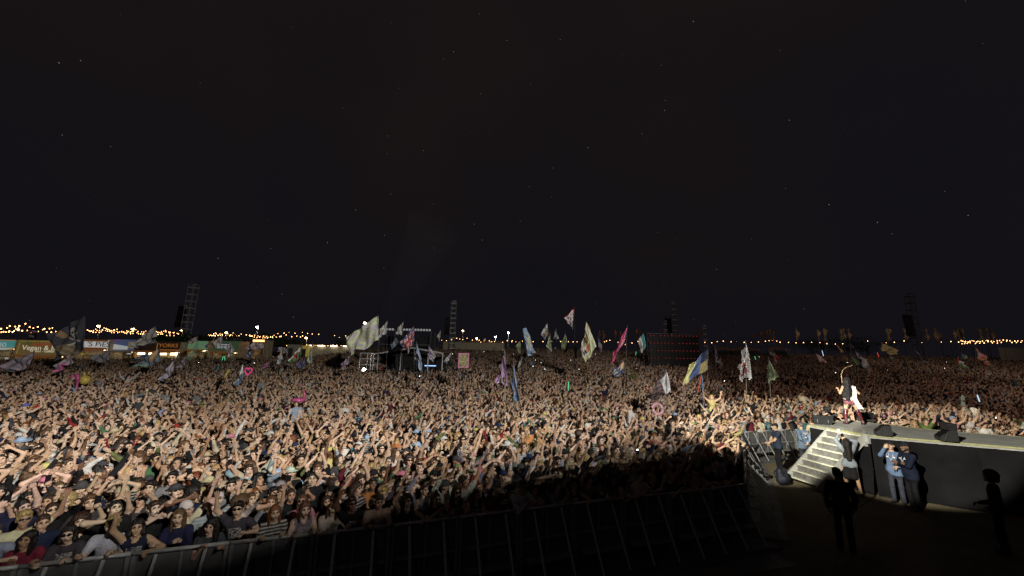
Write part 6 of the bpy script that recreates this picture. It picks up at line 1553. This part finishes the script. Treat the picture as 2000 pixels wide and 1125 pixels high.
for a in (('bright amber street lamp right of the pirate flag', 192, 637, 90, 'sodium', 1.4), ('bright amber street lamp above the purple stall', 259, 643, 92, 'sodium', 1.7), ('bright amber street lamp beside the tall tower', 354, 646, 90, 'sodium', 1.4), ('amber street lamp over the green truck', 442, 650, 92, 'sodium', 1.5), ('white floodlight mast above the middle left stalls', 502, 639, 96, 'whitelamp', 1.5),
          ('small amber lamp post right of the white floodlight', 598, 660, 90, 'sodium', .9), ('amber lamp post left of the cream marquee', 904, 646, 110, 'sodium', .9), ('amber floodlight on the cream marquee', 931, 661, 108, 'sodium', 1.5), ('white lamp between two masts by the marquee', 968, 658, 110, 'whitelamp', 1.2), ('tall white lamp right of the cream marquee', 993, 650, 114, 'whitelamp', 1.3), ('small warm lamp behind the large green flag', 713, 631, 60, 'sodium', .6)): street_lamp(*a)

# ---- food stalls on the left
def text(name, s, parent, loc, size, m, sx=1.0):
    """a word as one mesh per letter"""
    for me0, dx in GLYPH[s]:
        me = me0.copy(); me.materials.append(m)
        q = link_obj('letter', me, parent); q.location = (loc[0] + dx * size * sx, loc[1], loc[2]); q.rotation_euler = (math.pi / 2, 0, 0); q.scale = (size * sx, size, 1)
M['stallglow'] = mat('stall_lamp', (.9, .8, .6), .5, noise=0, emit=(1.0, .78, .45), estr=5.0)
M['wood'] = mat('stall_wood', (.34, .22, .10), .7, 0, .3, 3); M['stallin'] = mat('stall_interior', (.60, .50, .34), .7, 0, .3, 2)
def glow_paint(name, colr, e): return mat(name, colr, .6, 0, .12, 2, emit=colr, estr=e)  # glow put into the paint stands in for stall light on signs and counters
def stall(lab, pa, pb, Y, ptop, pbot, sign_m, glow=True, trim_m=None, counter=None):
    a, b = at(pa, pbot, Y), at(pb, pbot, Y); g = float(gz(Y, (a.x + b.x) / 2)); w = b.x - a.x
    zt, zb = at((pa + pb) / 2, ptop, Y).z - g, at((pa + pb) / 2, pbot, Y).z - g
    r = empty('food_stall', ((a.x + b.x) / 2, Y, g)); tag(r, lab, 'stall', 'food stalls beyond the crowd')
    MB().box((0, 0, (zt + zb) / 2), (w, .08, zt - zb)).build('sign_board', sign_m, r)
    MB().box((0, 1.3, zt + .03), (w + .2, 2.8, .06)).build('roof', M['trussdark'], r)
    MB().box((0, 2.6, zt / 2), (w, .06, zt)).build('back_wall', M['stallin'], r)
    for s in (-1, 1): MB().box((s * (w / 2 - .03), 1.35, zt / 2), (.06, 2.4, zt - .05)).build('side_wall', M['stallin'], r)
    MB().box((0, .15, .55), (w - .1, .5, 1.1)).build('counter', counter or M['wood'], r)
    for k in range(3): MB().box((0, 2.35, 1.2 + .5 * k), (w * .9, .3, .04)).build('shelf', M['wood'], r)
    if glow:
        for k in range(4):
            lw = w * random.uniform(.10, .2); MB().box((-w * .38 + k * w * .25, .3 + random.random() * .8, zb - .1 - random.random() * .15), (lw, .1, .07)).build('light_strip', M['stallglow'], r)
        for k in range(5): MB().box((-w * .4 + k * w * .2 + random.uniform(-.2, .2), 2.2, 1.35 + .5 * random.randrange(3)), (random.uniform(.2, .6), .2, random.uniform(.15, .4))).build('goods', random.choice((M['oband'], M['yelpaint'], M['wtxt'], M['leafpaint'])), r)
        MB().add([(-w / 2, -.05, zb), (w / 2, -.05, zb), (w / 2, -.75, zb - .28), (w * .2, -.78, zb - .36), (-w * .2, -.78, zb - .34), (-w / 2, -.75, zb - .26)], [(0, 1, 2, 3, 4, 5)]).build('awning', random.choice((M['wtxt'], M['oband'], M['stallin'])), r)
    for s in (-1, 1): MB().box((s * (w / 2 - .06), -.02, zb / 2), (.1, .1, zb)).build('post', trim_m or M['wood'], r)
    return r, w, zt, zb
M['oband'] = glow_paint('orange_sign_band', (.48, .17, .05), .12); M['leafpaint'] = glow_paint('leaf_paint', (.16, .25, .06), .2); M['yelpaint'] = glow_paint('yellow_paint', (.62, .48, .10), .2); M['wtxt'] = glow_paint('white_letters', (.75, .78, .78), .3)
SY = 61.0
M['ltxt'] = glow_paint('cream_letters', (.80, .74, .55), .5); M['rtxt'] = glow_paint('red_letters', (.60, .05, .03), .35); M['btxt'] = mat('black_letters', (.015, .015, .02), .6, noise=0); M['otxt'] = glow_paint('orange_letters', (.62, .24, .05), .3)
r, w, zt, zb = stall('food stall with teal sign and white outlined letters at the left edge', -60, 27, SY, 663, 679, glow_paint('teal_sign', (.10, .40, .40), .35)); text('lettering', 'no', r, (w * .12, -.05, (zt + zb) / 2 - .02), 1.35, M['wtxt']); MB().box((0, -.06, zt - .06), (w, .05, .14)).build('sign_trim', glow_paint('orange_trim', (.60, .30, .10), .35), r); MB().box((0, -.06, zb - .1), (w, .05, .3)).build('sign_trim', glow_paint('orange_band', (.60, .28, .07), .4), r)
r, w, zt, zb = stall('wooden vegan food stall with red and cream lettering behind the pirate flag', 28, 128, SY, 664.5, 694, glow_paint('wood_sign', (.30, .21, .08), .22)); H = zt - zb
text('lettering', "Nature's Pla", r, (-w * .22, -.06, zt - H * .26), .80, M['rtxt'], sx=1.25); text('lettering', 'Vegan & Burg', r, (-w * .38, -.06, zt - H * .52), 1.02, M['ltxt'], sx=1.2); text('lettering', 'hot - coffee', r, (-w * .10, -.06, zt - H * .73), .50, M['ltxt'], sx=1.2)
for k in range(5): MB().lathe([(.02, -.22), (.14, 0), (.02, .22)], n=8).build('painted_leaf', M['leafpaint'], r, Matrix.Translation((-w * .42 + k * .55, -.06, zt - H * (.16 + .05 * (k % 2)))) @ Matrix.Rotation(1.2 + .5 * k, 4, 'Y'))
MB().bar((-w * .46, -.06, zt - H * .9), (-w * .44, -.06, zt - H * .1), .12, .04, up=(0, 1, 0)).build('painted_border', M['yelpaint'], r); MB().bar((-w * .44, -.061, zt - H * .08), (w * .4, -.061, zt - H * .08), .14, .04, up=(0, 1, 0)).build('painted_border', M['yelpaint'], r)
r, w, zt, zb = stall('pie stall with white sign between orange bands', 128, 209, SY, 663, 681, glow_paint('white_sign', (.62, .62, .60), .5), counter=glow_paint('orange_counter', (.45, .18, .05), .3)); text('lettering', "'S PiES", r, (w * .0, -.06, (zt + zb) / 2 - .02), 1.02, M['btxt'], sx=1.35)
for zz in (zt - .13, zb + .1): MB().box((0, -.05, zz), (w, .04, .3 if zz > zb + .5 else .2)).build('sign_band', M['oband'], r)
r, w, zt, zb = stall('blue and violet painted stall with yellow squares', 209, 262, SY + 1, 663, 684, glow_paint('blue_sign', (.12, .15, .30), .25)); 
MB().box((-w * .25, -.06, zt - .1), (w * .4, .04, .16)).build('sign_band', glow_paint('violet_band', (.28, .08, .34), .3), r)
for k in range(3): MB().box((w * .36, -.06, zt - .5 - .36 * k), (.9, .04, .2)).build('sign_square', M['yelpaint'], r)
MB().add([(-w * .35, -.06, zb + .1), (w * .25, -.06, zb + .1), (w * .25, -.06, zb + .6), (-w * .25, -.06, zb + .9), (-w * .35, -.06, zb + 1.2), (-w * .35, -.09, zb + .1), (w * .25, -.09, zb + .1), (w * .25, -.09, zb + .6), (-w * .25, -.09, zb + .9), (-w * .35, -.09, zb + 1.2)], [(5, 6, 7, 8, 9), (4, 3, 2, 1, 0)]).build('painted_shape', M['wtxt'], r)
r, w, zt, zb = stall('dark stall with orange lettering and very bright counter', 262, 350, SY + 1, 667, 685, glow_paint('dark_sign', (.06, .035, .025), .1)); text('lettering', 'YORKS', r, (w * .03, -.06, (zt + zb) / 2 + .1), .8, M['otxt'], sx=1.2)
MB().bar((w * .0, -.05, zb + .2), (w * .0, -.05, zt - .2), .12, .04, up=(0, 1, 0)).build('sign_edge', M['otxt'], r); MB().bar((w * .0, -.051, zb + .15), (w * .5, -.051, zb + .15), .12, .04, up=(0, 1, 0)).build('sign_edge', M['otxt'], r)
for k in range(4): MB().box((-w * .36 + k * w * .24, .25, zb - .45), (w * .15, .06, .35)).build('menu_panel', M['stallglow'], r)
r, w, zt, zb = stall('green-roofed stall beside the foot of the tall tower', 366, 404, SY + 2, 666, 682, glow_paint('pale_green_sign', (.22, .42, .24), .25))
r, w, zt, zb = stall('green food truck with white lettered board', 416, 464, SY + 3, 666, 686, glow_paint('truck_green', (.08, .15, .07), .2), counter=glow_paint('truck_green_low', (.10, .18, .08), .25))
MB().box((-w * .08, -.06, (zt + zb) / 2), (w * .62, .03, .9)).build('menu_board', M['btxt'], r)
for q in range(3):
    for k in range(4): MB().box((-w * .08 + (k - 1.5) * w * .14, -.085, (zt + zb) / 2 + .26 - q * .27), (w * .115, .02, .15)).build('menu_row', M['wtxt'], r)
r, w, zt, zb = stall('small stall with glowing orange sign in the middle left distance', 494, 516, SY + 6, 663.5, 667.5, glow_paint('orange_glow_sign', (.9, .42, .16), 3.0), glow=False)
# pale fence and cabins
M['palefence'] = mat('pale_fence', (.48, .45, .36), .7, 0, .15, 3); M['cream'] = mat('marquee_canvas', (.58, .50, .36), .7, 0, .12, 2)
Y = 72; a, b = at(590, 683, Y), at(690, 683, Y); g = float(gz(Y)); r = empty('site_fence', ((a.x + b.x) / 2, Y, g)); tag(r, 'long pale panel fence left of the large green flag', 'fence'); H = at(640, 676, Y).z - g; w = b.x - a.x
fm_ = MB().box((0, 0, H / 2), (w / 12 - .03, .05, H)).mesh('panel', M['palefence'])
for k in range(12): link_obj('panel', fm_, r, Matrix.Translation((-w / 2 + (k + .5) * w / 12, 0, 0)))
for k in range(4):
    MB().box((-w / 2 + (k + .5) * w / 4, -.3, H + .05), (1.2, .15, .12)).build('fence_lamp', mat('fence_lamp', (.8, .7, .5), .5, noise=0, emit=(1, .8, .5), estr=6), r)
for lab, pa, pb, pt, pbm, mt, Yc in (('yellow cabin left of the pale fence', 590, 600, 675, 684, 'yelpaint', 71), ('grey flat-roofed cabin left of the yellow cabin', 560, 586, 673, 683, 'palefence', 73)):
    a, b = at(pa, pbm, Yc), at(pb, pbm, Yc); g = float(gz(Yc)); r = empty('cabin', ((a.x + b.x) / 2, Yc, g)); tag(r, lab, 'cabin'); H = at(pa, pt, Yc).z - g; w = b.x - a.x
    MB().box((0, 1, H / 2), (w, 2, H)).build('wall', M[mt], r); MB().box((0, .98, H + .06), (w + .2, 2.2, .1)).build('roof', M['trussdark'], r); MB().box((-w * .2, -.03, H * .4), (.8, .05, H * .75)).build('door', M['trussdark'], r)
Y = 96; a, b = at(868, 676, Y), at(985, 676, Y); g = float(gz(Y)); r = empty('marquee', ((a.x + b.x) / 2, Y, g)); tag(r, 'long low cream marquee below the amber lamps', 'marquee'); w = b.x - a.x; H = at(925, 670, Y).z - g; H2 = at(925, 664, Y).z - g
MB().box((0, 0, H / 2), (w, 4, H)).build('wall', M['cream'], r)
for k in range(5):
    x0_, x1_ = -w / 2 + k * w / 5, -w / 2 + (k + 1) * w / 5
    MB().add([(x0_, -2.1, H), (x1_, -2.1, H), (x1_, 2.1, H), (x0_, 2.1, H), ((x0_ + x1_) / 2, 0, H2)], [(0, 1, 4), (1, 2, 4), (2, 3, 4), (3, 0, 4), (3, 2, 1, 0)]).build('roof_bay', M['cream'], r)
M['silk'] = mat('tan_silk', (.58, .43, .27), .7, 0, .45, 1.2, .4, 3); M['silk_o'] = mat('orange_silk', (.6, .27, .11), .7, 0, .4, 1.2, .4, 3)
# low orange-topped tents on the right
for i, (px, w_, lab) in enumerate(((1412, 2.4, 'low orange-topped tent left of the teardrop flag'), (1455, 3.4, 'low orange-topped tent behind the teardrop flag'), (1520, 2.6, 'low orange-topped tent right of the teardrop flag'))):
    Yc = 92; c = at(px, 684, Yc); g = float(gz(Yc)); r = empty('small_tent', (c.x, Yc, g)); tag(r, lab, 'tent', 'low tents in the right distance')
    H = at(px, 682, Yc).z - g
    MB().tube([(-w_ + w_ * 2 * k / 8, 0, max(.3, H - .3 + .55 * math.sin(math.pi * k / 8))) for k in range(9)], .2, 8).build('roof', M['silk_o'], r); MB().box((0, .3, H / 2 - .2), (w_ * 1.9, .1, max(.5, H - .4))).build('wall', M['trussdark'], r)
# pale fence at the far right
Y = 92; a, b = at(1952, 688, Y), at(2030, 688, Y); g = float(gz(Y)); r = empty('site_fence', ((a.x + b.x) / 2, Y, g)); tag(r, 'dim pale panel fence at the far right edge', 'fence'); H = at(1970, 679, Y).z - g; w = b.x - a.x
fm_ = MB().box((0, 0, H / 2), (w / 8 - .03, .05, H)).mesh('panel', M['palefence'])
for k in range(8): link_obj('panel', fm_, r, Matrix.Translation((-w / 2 + (k + .5) * w / 8, 0, 0)))

# ---- tall silk feather flags

SF = [(1730, 641, 664, .9), (1763, 640, 664, .9), (1806, 642, 666, .8), (1822, 640, 664, 1.3), (1860, 642, 665, .7), (1868, 640, 664, 1.0), (1877, 641, 664, .4), (1910, 641, 664, .9), (1925, 640, 663, .7), (1934, 640, 664, .6), (1553, 640, 663, .7), (1595, 642, 664, .6), (1607, 641, 664, .7), (1640, 643, 664, .5), (1645, 641, 662, .6), (1655, 641, 662, .6), (1466, 647, 663, .35), (1484, 645, 664, .4), (1495, 644, 662, .3), (1502, 643, 665, .4), (1509, 646, 664, .3), (1170, 645, 658, .3), (1177, 646, 662, .45), (1200, 643, 660, .4), (1210, 646, 660, .3), (1241, 643, 662, .5), (1248, 647, 660, .3), (1362, 642, 660, .4)]
for i, (px, pt, pb, ww) in enumerate(SF):
    Y = 104 + (i * 7) % 9; t, b = at(px, pt, Y), at(px, pb, Y); g = float(gz(Y)); r = empty('feather_flag', (t.x, Y, g))
    right = px > 1700
    tag(r, f'{"tan silk feather flag on a tall pole" if px > 1520 else "dim orange silk feather flag"}, {ordw(sum(1 for s in SF if (s[0] > 1520) == (px > 1520) and s[0] < px))} from the left of its row', 'flag', 'tall silk flags in the right distance')
    z1, z0 = t.z - g, b.z - g; n = 12; V = []; F = []
    for k in range(n):
        f = k / (n - 1); z = z1 + (z0 - z1) * f
        wv = ww * (1.2 + .5 * math.sin(f * 7 + i) + .2 * math.sin(f * 17 + i * 2)) * (.55 + .6 * math.sin(math.pi * min(1, f * .8 + .15)))
        for j in range(4): V.append((wv * j / 3, .25 * math.sin(f * 8 + j * 1.5 + i), z - .25 * j / 3 * ww))
    for k in range(n - 1):
        for j in range(3): a = k * 4 + j; F.append((a, a + 1, a + 5, a + 4))
    me = mesh('sail', V, F, [M['silk' if px > 1520 else 'silk_o']]); so_ = link_obj('sail', me, r); q = so_.modifiers.new('thickness', 'SOLIDIFY'); q.thickness = .01
    MB().tube([(0, 0, 0), (0, 0, z1 + .2)], .05, 6).build('pole', M['pole'], r)

# ---- dark trees beyond the stalls
M['leaf'] = mat('leaf', (.055, .075, .03), .7, 0, .4, 3); M['bark'] = mat('bark', (.07, .05, .035), .9)
def tree(lab, px, ptop, Y, w):
    t = at(px, ptop, Y); g = float(gz(Y, t.x)); H = t.z - g; r = empty('tree', (t.x, Y, g)); tag(r, lab, 'tree', 'dark trees beyond the stalls'); rg = np.random.default_rng(int(px))
    tr_ = MB().tube([(0, 0, 0), (.1, 0, H * .3), (0, .1, H * .7)], .28, 8, .08)
    for k in range(6): a = k * 1.05; tr_.tube([(0, 0, H * (.3 + .05 * k)), (w * .35 * math.cos(a), w * .35 * math.sin(a), H * (.55 + .05 * k))], .1, 5, .03)
    tr_.build('trunk', M['bark'], r)
    nL = 1500; cl = rg.normal(0, 1, (14, 3)) * [w * .3, w * .3, H * .16] + [0, 0, H * .66]
    c = cl[rg.integers(0, 14, nL)] + rg.normal(0, 1, (nL, 3)) * [w * .13, w * .13, H * .07]
    u = rg.normal(0, 1, (nL, 3)); u /= np.linalg.norm(u, axis=1)[:, None]; v = np.cross(u, rg.normal(0, 1, (nL, 3))); v /= np.linalg.norm(v, axis=1)[:, None]
    s = rg.uniform(.12, .3, (nL, 1)); V = np.stack([c - u * s, c + v * s * .6, c + u * s, c - v * s * .6], 1).reshape(-1, 3)
    tagk = link_obj('crown', mesh('crown', V, np.arange(nL * 4).reshape(-1, 4), [M['leaf']]), r); tagk['kind'] = 'stuff'
for a in (('dark tree behind the dark stall with orange letters', 330, 650, 76, 5), ('dark tree left of the tall tower', 300, 653, 80, 4), ('dark tree right of the tall tower', 405, 652, 84, 6), ('dark tree lit from the floodlight mast', 500, 650, 100, 7), ('dark tree behind the dragon flag', 570, 660, 92, 6), ('dark tree at the left of the lighting platform', 705, 658, 90, 5), ('low dark tree in the far right distance', 1585, 664, 135, 14), ('wide dark tree behind the performer', 1690, 662, 140, 16)): tree(*a)
